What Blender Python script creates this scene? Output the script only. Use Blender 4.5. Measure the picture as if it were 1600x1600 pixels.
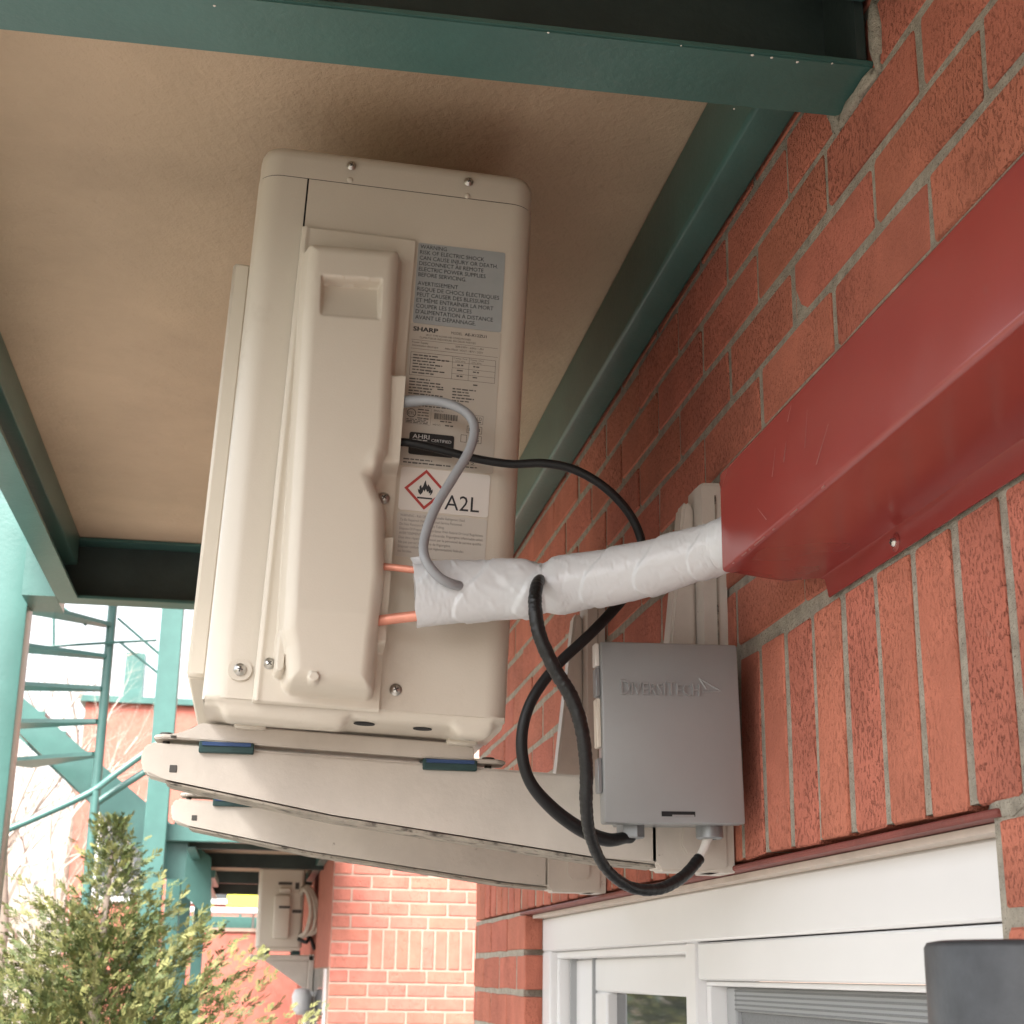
import bpy, bmesh, math, random
import numpy as np
from mathutils import Vector, Matrix, noise

random.seed(7)
for o in list(bpy.data.objects):
    bpy.data.objects.remove(o)
S = bpy.context.scene
COL = S.collection
R = math.radians

# ------------------------------------------------------------------ camera
# world: camera at the origin, X towards the brick wall (face at X = WX), Y along the wall, Z up
WX = 0.468
FPX = 2400.0                      # focal length in photo pixels (1600 wide)
_w = np.array([-0.29134201, -0.15942452, 0.03797774])
_t = np.linalg.norm(_w); _k = _w / _t
_K = np.array([[0, -_k[2], _k[1]], [_k[2], 0, -_k[0]], [-_k[1], _k[0], 0]])
ROT = (np.eye(3) + math.sin(_t) * _K + (1 - math.cos(_t)) * _K @ _K) @ np.array([[1, 0, 0], [0, 0, -1], [0, 1, 0.]])
right, down, fwd = ROT[0], ROT[1], ROT[2]
cam = bpy.data.cameras.new('camera')
cam.lens = FPX / 1600 * 36; cam.sensor_width = 36
cam.clip_start = 0.02; cam.clip_end = 500
cam.dof.use_dof = True; cam.dof.focus_distance = 1.35; cam.dof.aperture_fstop = 24
co = bpy.data.objects.new('camera', cam); COL.objects.link(co)
co.matrix_world = Matrix(((right[0], -down[0], -fwd[0], 0), (right[1], -down[1], -fwd[1], 0),
                          (right[2], -down[2], -fwd[2], 0), (0, 0, 0, 1)))
S.camera = co

def hit(px, py, ax, v):
    """point where the sight line of a photo pixel meets the plane coordinate[ax] = v"""
    d = ROT.T @ np.array([px - 800, py - 800, FPX])
    return d * (v / d[ax])

# ------------------------------------------------------------------ light
world = bpy.data.worlds.new('World'); S.world = world
world.use_nodes = True
wn = world.node_tree.nodes; wl = world.node_tree.links
bg = wn['Background']; bg.inputs[1].default_value = 0.13
sky = wn.new('ShaderNodeTexSky'); sky.sky_type = 'NISHITA'; sky.sun_disc = False
SUN_EL, SUN_AZ = R(50), R(-150)        # azimuth measured from +Y towards +X
sky.sun_elevation = SUN_EL; sky.sun_rotation = SUN_AZ
sky.air_density = 1.0; sky.dust_density = 4.0; sky.ozone_density = 0.6
hs = wn.new('ShaderNodeHueSaturation'); hs.inputs['Saturation'].default_value = 0.22
wl.new(sky.outputs[0], hs.inputs['Color']); wl.new(hs.outputs[0], bg.inputs[0])
sun = bpy.data.lights.new('sun', 'SUN'); sun.energy = 3.3; sun.angle = R(38); sun.color = (1, .96, .9)
so = bpy.data.objects.new('sun', sun); COL.objects.link(so)
sd = Vector((math.sin(SUN_AZ) * math.cos(SUN_EL), math.cos(SUN_AZ) * math.cos(SUN_EL), math.sin(SUN_EL)))
so.rotation_euler = sd.to_track_quat('Z', 'Y').to_euler()
S.view_settings.view_transform = 'Standard'; S.view_settings.look = 'None'
S.view_settings.gamma = 1; S.view_settings.exposure = 2.05
try: S.view_settings.use_curve_mapping = False
except Exception: pass
S.render.engine = 'CYCLES'
S.cycles.max_bounces = 8; S.cycles.diffuse_bounces = 6

# ------------------------------------------------------------------ materials
MATS = {}
def mat(name, col, rough=.5, metal=0., spec=.5, var=None, bump=None, dirt=None, coord='pos', rnd=0., emit=None, stretch=None, coat=0.):
    """var=(scale,amount) brightness mottling, bump=(scale,distance,detail), dirt=(scale,threshold,colour,soft), rnd=per object variation"""
    m = bpy.data.materials.new(name); m.use_nodes = True
    n = m.node_tree.nodes; l = m.node_tree.links; p = n['Principled BSDF']
    p.inputs['Base Color'].default_value = (*col, 1); p.inputs['Roughness'].default_value = rough
    p.inputs['Metallic'].default_value = metal; p.inputs['Specular IOR Level'].default_value = spec
    p.inputs['Coat Weight'].default_value = coat
    vec = None
    if var or bump or dirt:
        if coord == 'pos':
            g = n.new('ShaderNodeNewGeometry'); vec = g.outputs['Position']
        else:
            g = n.new('ShaderNodeTexCoord'); vec = g.outputs['Object']
        if rnd:
            oi = n.new('ShaderNodeObjectInfo'); mm = n.new('ShaderNodeVectorMath'); mm.operation = 'ADD'
            sc = n.new('ShaderNodeMath'); sc.operation = 'MULTIPLY'; sc.inputs[1].default_value = 37.
            l.new(oi.outputs['Random'], sc.inputs[0]); l.new(vec, mm.inputs[0]); l.new(sc.outputs[0], mm.inputs[1]); vec = mm.outputs[0]
        if stretch:
            mp = n.new('ShaderNodeMapping'); mp.inputs['Scale'].default_value = stretch
            l.new(vec, mp.inputs['Vector']); vec = mp.outputs[0]
    src = None
    def noise_node(scale, detail=4., rough_=.6):
        t = n.new('ShaderNodeTexNoise'); t.inputs['Scale'].default_value = scale
        t.inputs['Detail'].default_value = detail; t.inputs['Roughness'].default_value = rough_
        l.new(vec, t.inputs['Vector']); return t.outputs['Fac']
    def mix(fac, a, b):
        x = n.new('ShaderNodeMix'); x.data_type = 'RGBA'
        if isinstance(fac, float): x.inputs[0].default_value = fac
        else: l.new(fac, x.inputs[0])
        for i, s in ((6, a), (7, b)):
            if isinstance(s, tuple): x.inputs[i].default_value = (*s[:3], 1)
            else: l.new(s, x.inputs[i])
        return x.outputs[2]
    def ramp(f, a, b):
        r = n.new('ShaderNodeMapRange'); r.inputs['From Min'].default_value = a; r.inputs['From Max'].default_value = b
        l.new(f, r.inputs['Value']); return r.outputs[0]
    if var:
        f = ramp(noise_node(var[0], 5), .3, .7)
        lo = tuple(c * (1 - var[1]) for c in col); hi = tuple(min(1, c * (1 + var[1] * .7)) for c in col)
        src = mix(f, lo, hi)
    if rnd:
        oi2 = n.new('ShaderNodeObjectInfo')
        hsv = n.new('ShaderNodeHueSaturation')
        l.new(src if src else p.inputs['Base Color'].links[0].from_socket, hsv.inputs['Color']) if src else None
        v = n.new('ShaderNodeMapRange'); v.inputs['To Min'].default_value = 1 - rnd; v.inputs['To Max'].default_value = 1 + rnd
        l.new(oi2.outputs['Random'], v.inputs['Value']); l.new(v.outputs[0], hsv.inputs['Value'])
        h = n.new('ShaderNodeMapRange'); h.inputs['To Min'].default_value = .493; h.inputs['To Max'].default_value = .507
        l.new(oi2.outputs['Random'], h.inputs['Value']); l.new(h.outputs[0], hsv.inputs['Hue'])
        if src: src = hsv.outputs[0]
    if dirt:
        f = ramp(noise_node(dirt[0], 8, .7), dirt[1], dirt[1] + dirt[3])
        src = mix(f, src if src else tuple(col), dirt[2])
    if src: l.new(src, p.inputs['Base Color'])
    if bump:
        b = n.new('ShaderNodeBump'); b.inputs['Distance'].default_value = bump[1]; b.inputs['Strength'].default_value = 1
        l.new(noise_node(bump[0], bump[2], .65), b.inputs['Height']); l.new(b.outputs[0], p.inputs['Normal'])
    if emit: p.inputs['Emission Color'].default_value = (*emit, 1); p.inputs['Emission Strength'].default_value = 1
    MATS[name] = m
    return m

def brick_mat(name, col, dark, pit_scale=380., z_stretch=.5):
    m = bpy.data.materials.new(name); m.use_nodes = True
    n = m.node_tree.nodes; l = m.node_tree.links; p = n['Principled BSDF']
    p.inputs['Roughness'].default_value = .88; p.inputs['Specular IOR Level'].default_value = .25
    g = n.new('ShaderNodeNewGeometry'); oi = n.new('ShaderNodeObjectInfo')
    mul = n.new('ShaderNodeMath'); mul.operation = 'MULTIPLY'; mul.inputs[1].default_value = 53.
    l.new(oi.outputs['Random'], mul.inputs[0])
    add = n.new('ShaderNodeVectorMath'); l.new(g.outputs['Position'], add.inputs[0]); l.new(mul.outputs[0], add.inputs[1])
    mp = n.new('ShaderNodeMapping'); mp.inputs['Scale'].default_value = (1, 1, z_stretch); l.new(add.outputs[0], mp.inputs['Vector'])
    def nz(scale, det, vec=mp.outputs[0], r=.6):
        t = n.new('ShaderNodeTexNoise'); t.inputs['Scale'].default_value = scale; t.inputs['Detail'].default_value = det
        t.inputs['Roughness'].default_value = r; l.new(vec, t.inputs['Vector']); return t.outputs['Fac']
    def rg(f, a, b, c=0., d=1.):
        r = n.new('ShaderNodeMapRange'); r.inputs['From Min'].default_value = a; r.inputs['From Max'].default_value = b
        r.inputs['To Min'].default_value = c; r.inputs['To Max'].default_value = d; l.new(f, r.inputs['Value']); return r.outputs[0]
    def mx(f, a, b):
        x = n.new('ShaderNodeMix'); x.data_type = 'RGBA'; l.new(f, x.inputs[0])
        for i, s in ((6, a), (7, b)):
            if isinstance(s, tuple): x.inputs[i].default_value = (*s, 1)
            else: l.new(s, x.inputs[i])
        return x.outputs[2]
    tone = rg(nz(14, 4, add.outputs[0]), .3, .7)
    c1 = mx(tone, tuple(c * .84 for c in col), tuple(c * 1.12 for c in col))
    patch = rg(nz(5, 2, add.outputs[0]), .35, .65)                      # how much of a brick is dragged open
    pits = nz(pit_scale, 3)
    pitmask = n.new('ShaderNodeMath'); pitmask.operation = 'MULTIPLY'
    l.new(rg(pits, .555, .615), pitmask.inputs[0]); l.new(rg(patch, 0, 1, .05, .62), pitmask.inputs[1])
    c2 = mx(pitmask.outputs[0], c1, dark)
    smear = rg(nz(22, 6, add.outputs[0], .7), .66, .82, 0, .45)          # dried mortar wiped over the face
    c3 = mx(smear, c2, (.42, .30, .24))
    hsv = n.new('ShaderNodeHueSaturation'); l.new(c3, hsv.inputs['Color'])
    l.new(rg(oi.outputs['Random'], 0, 1, .92, 1.07), hsv.inputs['Value'])
    wn_ = n.new('ShaderNodeTexWhiteNoise'); wn_.noise_dimensions = '1D'; l.new(oi.outputs['Random'], wn_.inputs['W'])
    l.new(rg(wn_.outputs['Value'], 0, 1, .497, .503), hsv.inputs['Hue'])
    l.new(hsv.outputs[0], p.inputs['Base Color'])
    h = n.new('ShaderNodeMath'); h.operation = 'MULTIPLY_ADD'; h.inputs[1].default_value = -1.4
    l.new(pitmask.outputs[0], h.inputs[0]); l.new(nz(420, 5), h.inputs[2])
    b = n.new('ShaderNodeBump'); b.inputs['Distance'].default_value = .0030; b.inputs['Strength'].default_value = 1.
    l.new(h.outputs[0], b.inputs['Height']); l.new(b.outputs[0], p.inputs['Normal'])
    MATS[name] = m
    return m

M = MATS
brick_mat('brick', (.53, .178, .120), (.27, .085, .057))
brick_mat('far_brick', (.42, .145, .108), (.40, .15, .11), 60)
mat('mortar', (.43, .39, .325), .95, spec=.15, var=(60, .3), bump=(300, .0045, 8), dirt=(480, .57, (.15, .13, .105), .06))
mat('far_mortar', (.38, .27, .22), .95, spec=.1, var=(20, .15))
mat('green_paint', (.052, .130, .116), .34, spec=.5, var=(9, .14), bump=(110, .0005, 4), dirt=(26, .735, (.33, .36, .34), .03))
mat('shaded_steel', (.034, .050, .048), .5, spec=.4, var=(8, .3), bump=(110, .0005, 4))  # green steel darkened in its colour to stand in for shade under the decks
mat('soffit', (.52, .395, .280), .8, spec=.25, var=(2.3, .19), bump=(75, .0035, 8), dirt=(13, .70, (.27, .19, .13), .16))
mat('beige_paint', (.625, .567, .485), .33, spec=.5, var=(4, .03), bump=(420, .00012, 3), dirt=(9, .60, (.52, .455, .38), .22))
mat('beige_plastic', (.635, .575, .492), .42, spec=.4, var=(6, .025), bump=(500, .0001, 3))
mat('bracket_paint', (.56, .505, .45), .45, spec=.4, var=(16, .09), bump=(130, .0004, 4), dirt=(42, .66, (.12, .10, .08), .07))
mat('grime', (.33, .29, .24), .7, var=(30, .3), dirt=(55, .52, (.06, .05, .04), .12))
mat('dark_gap', (.012, .012, .013), .9)
mat('steel', (.62, .60, .57), .28, metal=1., var=(120, .2))
mat('dark_slot', (.06, .055, .05), .6)
mat('label_silver', (.40, .42, .43), .38, spec=.5, metal=.15, var=(30, .06))
mat('label_beige', (.49, .445, .39), .42, spec=.4)
mat('label_white', (.72, .68, .64), .45)
mat('label_grey', (.58, .54, .49), .45)
mat('ink', (.025, .025, .03), .6)
mat('ink_soft', (.10, .09, .085), .6)
mat('ink_grey', (.22, .20, .185), .6)
mat('ink_red', (.42, .045, .04), .5)
mat('ink_white', (.55, .55, .55), .5)
mat('label_black', (.018, .018, .02), .35)
mat('red_metal', (.255, .036, .031), .24, spec=.6, var=(9, .05), bump=(9, .0022, 1), dirt=(20, .60, (.235, .05, .046), .25))
mat('scuff', (.31, .115, .10), .5)
mat('red_steel', (.20, .05, .04), .6, var=(25, .25), bump=(160, .0008, 4), dirt=(30, .62, (.12, .06, .045), .1))
mat('tape', (.58, .585, .60), .28, spec=.5, var=(14, .04), bump=(30, .0006, 1))
mat('copper', (.66, .27, .19), .45, metal=.35, var=(60, .15))
mat('black_rubber', (.010, .010, .011), .45, spec=.3, bump=(260, .0003, 3))
mat('black_tape', (.012, .012, .013), .36, spec=.4, var=(90, .5), bump=(130, .0012, 4))
mat('grey_jacket', (.29, .30, .32), .45, var=(40, .08))
mat('white_jacket', (.72, .69, .65), .45)
mat('box_grey', (.30, .305, .31), .36, spec=.5, metal=.2, var=(7, .06), bump=(600, .0001, 2))
mat('gland_grey', (.26, .27, .28), .35, metal=.4)
mat('rubber_green', (.015, .05, .05), .5, var=(60, .3))
mat('rubber_blue', (.02, .055, .16), .5)
mat('white_vinyl', (.72, .715, .72), .32, spec=.5, var=(3, .03))
mat('caulk', (.55, .47, .41), .6, var=(20, .12))
mat('screen_grey', (.16, .165, .17), .6, var=(500, .25))
mat('grey_track', (.33, .34, .35), .4)
g_ = mat('glass', (.05, .055, .06), .04, spec=.8)
mat('curtain', (.42, .30, .2), .8)
mat('dark_canister', (.045, .048, .053), .45, spec=.5, var=(26, .5), bump=(60, .0006, 5), dirt=(24, .66, (.25, .25, .25), .16))
mat('concrete', (.17, .16, .15), .9, var=(3, .15), bump=(80, .002, 6))
mat('grass', (.15, .135, .095), .95, var=(4, .35), bump=(60, .01, 6))
mat('bark', (.20, .155, .125), .9, var=(8, .3), bump=(60, .004, 5))
mat('twig', (.40, .345, .30), .9)
mat('cedar_leaf', (.080, .102, .028), .65, var=(9, .45))
mat('cedar_leaf_dry', (.17, .17, .055), .7, var=(9, .3))
mat('yellow', (.72, .74, .08), .5)
mat('roof_grey', (.25, .25, .25), .8)
mat('hose_beige', (.50, .44, .37), .5, var=(30, .15))

# ------------------------------------------------------------------ helpers
def link(name, me, m, parent=None):
    o = bpy.data.objects.new(name, me); COL.objects.link(o)
    if m is not None and len(me.materials) == 0: me.materials.append(M[m])
    if parent is not None: o.parent = parent
    return o

def obj(name, bm, m, parent=None, smooth=None):
    me = bpy.data.meshes.new(name)
    bmesh.ops.recalc_face_normals(bm, faces=bm.faces)
    bm.to_mesh(me); bm.free()
    if smooth is not None:
        me.polygons.foreach_set('use_smooth', [True] * len(me.polygons))
        if smooth < 180: me.set_sharp_from_angle(angle=R(smooth))
    return link(name, me, m, parent)

def pyobj(name, v, f, m, parent=None, smooth=None):
    bm = bmesh.new(); vs = [bm.verts.new(p) for p in v]
    for q in f:
        try: bm.faces.new([vs[i] for i in q])
        except ValueError: pass
    return obj(name, bm, m, parent, smooth)

def thing(name, label, cat, loc=(0, 0, 0), group=None, rot=(0, 0, 0)):
    o = bpy.data.objects.new(name, None); COL.objects.link(o)
    o.empty_display_size = .05; o.location = loc; o.rotation_euler = rot
    return tag(o, label, cat, group)

def tag(o, label, cat, group=None):
    o['label'] = label; o['category'] = cat
    if group: o['group'] = group
    return o

def struct(o): o['kind'] = 'structure'; return o

def add_box(bm, x0, x1, y0, y1, z0, z1, bevel=0., seg=1):
    r = bmesh.ops.create_cube(bm, size=1)
    vs = r['verts']
    for v in vs:
        v.co = Vector((x0 + (v.co.x + .5) * (x1 - x0), y0 + (v.co.y + .5) * (y1 - y0), z0 + (v.co.z + .5) * (z1 - z0)))
    if bevel:
        es = list({e for v in vs for e in v.link_edges})
        bmesh.ops.bevel(bm, geom=es, offset=bevel, segments=seg, affect='EDGES', profile=.5, clamp_overlap=True)

def box(name, b, m, parent=None, bevel=0., seg=1):
    bm = bmesh.new(); add_box(bm, *b, bevel=bevel, seg=seg)
    return obj(name, bm, m, parent, 40 if bevel else None)

def boxes(name, bs, m, parent=None, bevel=0.):
    bm = bmesh.new()
    for b in bs: add_box(bm, *b, bevel=bevel)
    return obj(name, bm, m, parent, 40 if bevel else None)

def add_prism(bm, poly, axis, a, b):
    """poly: 2D points in the other two axes (in axis order), extruded along axis a..b"""
    def P(p, t):
        c = list(p); c.insert(axis, t); return Vector(c)
    A = [bm.verts.new(P(p, a)) for p in poly]; B = [bm.verts.new(P(p, b)) for p in poly]
    n = len(poly)
    bm.faces.new(A); bm.faces.new(B[::-1])
    for i in range(n): bm.faces.new((A[i], A[(i + 1) % n], B[(i + 1) % n], B[i]))

def prism(name, poly, axis, a, b, m, parent=None, bevel=0., smooth=35):
    bm = bmesh.new(); add_prism(bm, poly, axis, a, b)
    if bevel:
        bmesh.ops.bevel(bm, geom=list(bm.edges), offset=bevel, segments=2, affect='EDGES', clamp_overlap=True)
    return obj(name, bm, m, parent, smooth)

def catmull(pts, n):
    P = [np.array(p, float) for p in pts]; P = [2 * P[0] - P[1]] + P + [2 * P[-1] - P[-2]]
    out = []
    for i in range(1, len(P) - 2):
        for k in range(n):
            t = k / n
            a, b, c, d = P[i - 1:i + 3]
            out.append(.5 * (2 * b + (c - a) * t + (2 * a - 5 * b + 4 * c - d) * t * t + (3 * b - a - 3 * c + d) * t ** 3))
    out.append(P[-2]); return out

def add_tube(bm, pts, rad, seg=10, squash=None, cap=True):
    """rad: number or list, swept along pts"""
    pts = [Vector(p) for p in pts]; n = len(pts)
    rads = rad if isinstance(rad, (list, tuple)) else [rad] * n
    up = None; rings = []
    for i, p in enumerate(pts):
        t = (pts[min(i + 1, n - 1)] - pts[max(i - 1, 0)]).normalized()
        if up is None:
            up = Vector((0, 0, 1)) if abs(t.z) < .9 else Vector((1, 0, 0))
        s = t.cross(up).normalized(); up = s.cross(t).normalized()
        ring = []
        for k in range(seg):
            a = 2 * math.pi * k / seg
            ring.append(bm.verts.new(p + (s * math.cos(a) + up * math.sin(a)) * rads[i]))
        rings.append(ring)
    for i in range(n - 1):
        for k in range(seg):
            bm.faces.new((rings[i][k], rings[i][(k + 1) % seg], rings[i + 1][(k + 1) % seg], rings[i + 1][k]))
    if cap: bm.faces.new(rings[0][::-1]); bm.faces.new(rings[-1])

def tube(name, pts, rad, m, parent=None, seg=10, smoothn=0):
    if smoothn:
        k = catmull(pts, smoothn)
        if isinstance(rad, (list, tuple)):
            rad = [float(np.interp(i / smoothn, range(len(rad)), rad)) for i in range(len(k))]
        pts = k
    if m == 'black_tape':                    # overlapping turns of tape
        rad = [r_ * (.94 + .11 * ((i * .29 + .2 * math.sin(i)) % 1)) for i, r_ in enumerate(rad)]
    bm = bmesh.new(); add_tube(bm, pts, rad, seg)
    return obj(name, bm, m, parent, 50)

def add_lathe(bm, prof, c, axis, seg=20):
    """prof: (radius, height) list, axis unit Vector"""
    axis = Vector(axis).normalized(); c = Vector(c)
    s = axis.orthogonal().normalized(); t = axis.cross(s)
    rings = []
    for r, h in prof:
        if r < 1e-6: rings.append([bm.verts.new(c + axis * h)])
        else: rings.append([bm.verts.new(c + axis * h + (s * math.cos(2 * math.pi * k / seg) + t * math.sin(2 * math.pi * k / seg)) * r) for k in range(seg)])
    for a, b in zip(rings, rings[1:]):
        for k in range(seg):
            q = [a[k % len(a)], a[(k + 1) % len(a)], b[(k + 1) % len(b)], b[k % len(b)]]
            u = []
            for v in q:
                if v not in u: u.append(v)
            if len(u) > 2: bm.faces.new(u)

def text_mesh(body, size=1., bold=False, width=None, spacing=1.):
    """flat text as lists (verts2d, faces); scaled to width if given"""
    c = bpy.data.curves.new('t', 'FONT'); c.body = body; c.size = size; c.resolution_u = 2; c.space_character = spacing
    if bold: c.offset = .011 * size
    o = bpy.data.objects.new('t', c); COL.objects.link(o)
    me = bpy.data.meshes.new_from_object(o.evaluated_get(bpy.context.evaluated_depsgraph_get()))
    V = np.array([v.co[:2] for v in me.vertices]) if len(me.vertices) else np.zeros((0, 2))
    F = [tuple(p.vertices) for p in me.polygons]
    bpy.data.objects.remove(o); bpy.data.curves.remove(c); bpy.data.meshes.remove(me)
    if len(V):
        V = V - np.array([V[:, 0].min(), 0])
        if width: V = V * np.array([width / V[:, 0].max(), 1])
    return V, F

# ================================================================== THE NEAR BUILDING
bld = thing('brick_building', 'red brick apartment wall with grey mortar joints and a soldier course over a white window', 'building', (WX, 2.0, -1.8))
def bl(o):                      # keep world coordinates for meshes parented to the building root
    o.location = -Vector(bld.location) + o.location; return o

Y_END = 3.35
WIN_Y0, WIN_Y1, LINTEL = .945, 2.71, .108
PITCH, CH, SP = .2, .067, .0719
CORE = WX + .0018
# mortar core (the joints between the bricks), with the window opening left free
bm = bmesh.new()
for b in ((CORE, .80, -2.5, WIN_Y0, -1.8, LINTEL), (CORE, .80, WIN_Y1 + .03, Y_END - .006, -1.8, LINTEL), (CORE, .80, -2.5, Y_END - .006, LINTEL + .0055, 1.6), (CORE, .80, WIN_Y0, WIN_Y1, -1.8, -1.1)):
    add_box(bm, *b)
bl(obj('wall', bm, 'mortar', bld))

def brick_mesh(w, h, seed, depth=.031, jw=.0105, jh=.0105):
    rnd = random.Random(seed); j = .0013; e = .0014
    w -= jw; h -= jh
    pts = []
    for sx, sy in ((1, -1), (1, 1), (-1, 1), (-1, -1)):
        a = (sx * w / 2, sy * (h / 2 - .0022)); b = (sx * (w / 2 - .0022), sy * h / 2)
        pts += [a, b] if sx * sy < 0 and sx > 0 or sx < 0 and sy > 0 and False else ([a, b] if (sx, sy) in ((1, 1), (-1, -1)) else [b, a])
    # one extra point on each long side
    if w > h: pts.insert(4, (rnd.uniform(-.2, .2) * w, h / 2)); pts.append((rnd.uniform(-.2, .2) * w, -h / 2))
    else: pts.insert(2, (w / 2, rnd.uniform(-.2, .2) * h)); pts.insert(7, (-w / 2, rnd.uniform(-.2, .2) * h))
    cx = sorted(pts, key=lambda p: math.atan2(p[1] / h, p[0] / w))
    pts = [(p[0] + rnd.uniform(-j, j), p[1] + rnd.uniform(-j, j)) for p in cx]
    n = len(pts); v = []; f = []
    for p in pts: v.append((rnd.uniform(-.0004, .0004), p[0] * (1 - 2 * e / w), p[1] * (1 - 2 * e / h)))
    for p in pts: v.append((.0013 + rnd.uniform(0, .0006), p[0], p[1]))
    for p in pts: v.append((depth, p[0], p[1]))
    f.append(tuple(range(n)))
    for r in (0, n):
        for i in range(n): f.append((r + i, r + (i + 1) % n, r + n + (i + 1) % n, r + n + i))
    me = bpy.data.meshes.new('brick'); me.from_pydata(v, [], f)
    bm = bmesh.new(); bm.from_mesh(me); bmesh.ops.recalc_face_normals(bm, faces=bm.faces); bm.to_mesh(me); bm.free()
    me.materials.append(M['brick'])
    return me
ST = [brick_mesh(PITCH, CH, i) for i in range(8)]
SO = [brick_mesh(SP, .2065, 50 + i, .031, .0142, .0105) for i in range(8)]
HALF = [brick_mesh(.1, CH, 80 + i) for i in range(4)]

bricks = []                                   # (mesh, y, z)
def pj(p):
    c = ROT @ np.array(p); 
    return (800 + FPX * c[0] / c[2], 800 + FPX * c[1] / c[2]) if c[2] > .05 else (9e9, 9e9)
# soldier course
y = .969 - SP * 8 + SP / 2
while y < Y_END - SP / 2 + .012:
    if y > .1: bricks.append((SO, y, .2088))
    y += SP
def course(z, phase, y0, y1):
    edges = []
    k = math.floor((y0 - phase) / PITCH) - 1
    while True:
        a = phase + k * PITCH; b = a + PITCH; k += 1
        if a >= y1: break
        a2, b2 = max(a, y0), min(b, y1)
        if b2 - a2 < .03: continue
        if b2 - a2 > .19: bricks.append((ST, (a2 + b2) / 2, z + CH / 2))
        else: bricks.append(((HALF, b2 - a2), (a2 + b2) / 2, z + CH / 2))
for i in range(14):
    z = .317 + CH * i
    course(z, .872 if i % 2 == 0 else .972, -.1, Y_END)
for i in range(9):
    z = LINTEL - .002 - CH * (i + 1)
    ph = .945 if i % 2 == 0 else .845
    course(z, ph, .1, WIN_Y0 - .004)
    course(z, WIN_Y1 + (0 if i % 2 == 0 else .1), WIN_Y1 + .004, Y_END)
rb = random.Random(3)
def seen(y, z):
    for dy in (-.1, 0, .1):
        x_, y_ = pj((WX, y + dy, z))
        if -60 < x_ < 1680 and -60 < y_ < 1680: return True
    return False
rest = bmesh.new(); nb = 0
def near_rank(b): return b[1]
for bi, (ms, y, z) in enumerate(sorted(bricks, key=near_rank)):
    sc = 1.
    if isinstance(ms, tuple): me = rb.choice(HALF); sc = (ms[1] - .0105) / (.1 - .0105)
    else: me = rb.choice(ms)
    mt = Matrix.Translation((WX + rb.uniform(-.0012, .0012), y + rb.uniform(-.001, .001), z + rb.uniform(-.001, .001))) @ \
        Matrix.Rotation(rb.uniform(-.006, .006), 4, 'X') @ Matrix.Rotation(rb.uniform(-.006, .006), 4, 'Z') @ \
        Matrix.Rotation(rb.uniform(-.012, .012), 4, 'Y') @ Matrix.Diagonal((1, sc, 1, 1))
    if seen(y, z) and nb < 290:
        o = bpy.data.objects.new('brick', me); COL.objects.link(o); o.parent = bld
        o.matrix_local = Matrix.Translation(-Vector(bld.location)) @ mt; nb += 1
    else:
        t = rest.verts; n0 = len(rest.verts)
        tmp = me.copy(); tmp.transform(mt); rest.from_mesh(tmp); bpy.data.meshes.remove(tmp)
o = bl(obj('brick_field', rest, 'brick', bld)); o['kind'] = 'stuff'

# mortar packed round the beam end, and mortar lump at the end of the lintel
def lump(name, c, sx, sy, sz, m, parent, seed=0, amp=.35, freq=40):
    bm = bmesh.new(); bmesh.ops.create_icosphere(bm, subdivisions=3, radius=1)
    for v in bm.verts:
        d = v.co.normalized(); k = 1 + amp * noise.noise(d * 2.3 + Vector((seed, seed * 2.1, 0))) + .15 * noise.noise(d * 7 + Vector((0, seed, 3)))
        v.co = Vector((c[0] + d.x * sx * k, c[1] + d.y * sy * k, c[2] + d.z * sz * k))
    return obj(name, bm, m, parent, 180)
bl(lump('mortar_patch', (WX + .002, .925, LINTEL + .002), .0016, .026, .0085, 'mortar', bld, 1))
bl(lump('mortar_patch', (WX + .002, 1.141, .745), .009, .010, .032, 'mortar', bld, 2))
bl(lump('mortar_patch', (WX + .002, 1.045, .755), .008, .010, .036, 'mortar', bld, 5))
bl(lump('mortar_patch', (WX + .002, 1.095, .722), .008, .052, .008, 'mortar', bld, 9))

# steel lintel under the soldier course
bl(box('lintel', (WX - .003, .55, WIN_Y0 - .012, WIN_Y1 + .05, LINTEL - .0062, LINTEL - .0008), 'red_steel', bld, .0015))

# window: head, jambs, mullion, left casement, right sliding screen
FX = .4975
win = bpy.data.objects.new('window', None); COL.objects.link(win); win.parent = bld
win.location = Vector((FX, 2, 0)) - Vector(bld.location)
def wl_(o): o.location = -Vector((FX, 2, 0)) + o.location; return o
ZT = LINTEL - .0066
wl_(box('head_flashing', (WX + .012, FX + .004, WIN_Y0, WIN_Y1, ZT - .006, ZT - .0005), 'caulk', win))
wl_(boxes('frame', [(FX, FX + .07, WIN_Y0, WIN_Y1, .040, ZT - .006), (FX, FX + .07, 2.640, WIN_Y1 - .002, -1.1, .040),
                    (FX, FX + .07, WIN_Y0 + .001, WIN_Y0 + .045, -1.1, .040), (FX, FX + .07, 1.752, 1.795, -1.1, .040)], 'white_vinyl', win, .0025))
wl_(boxes('frame_step', [(FX + .012, FX + .07, 1.795, 2.640, .028, .0398), (FX + .012, FX + .07, 2.622, 2.640, -1.1, .028), (FX + .012, FX + .07, 1.795, 1.812, -1.1, .028)], 'white_vinyl', win, .002))
wl_(boxes('sash', [(FX + .034, FX + .062, 1.812, 2.44, -.022, .028), (FX + .034, FX + .062, 2.36, 2.44, -1.1, -.022), (FX + .034, FX + .062, 1.812, 1.86, -1.1, -.022), (FX + .040, FX + .066, 2.445, 2.62, -1.1, .0275)], 'white_vinyl', win, .003))
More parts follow.
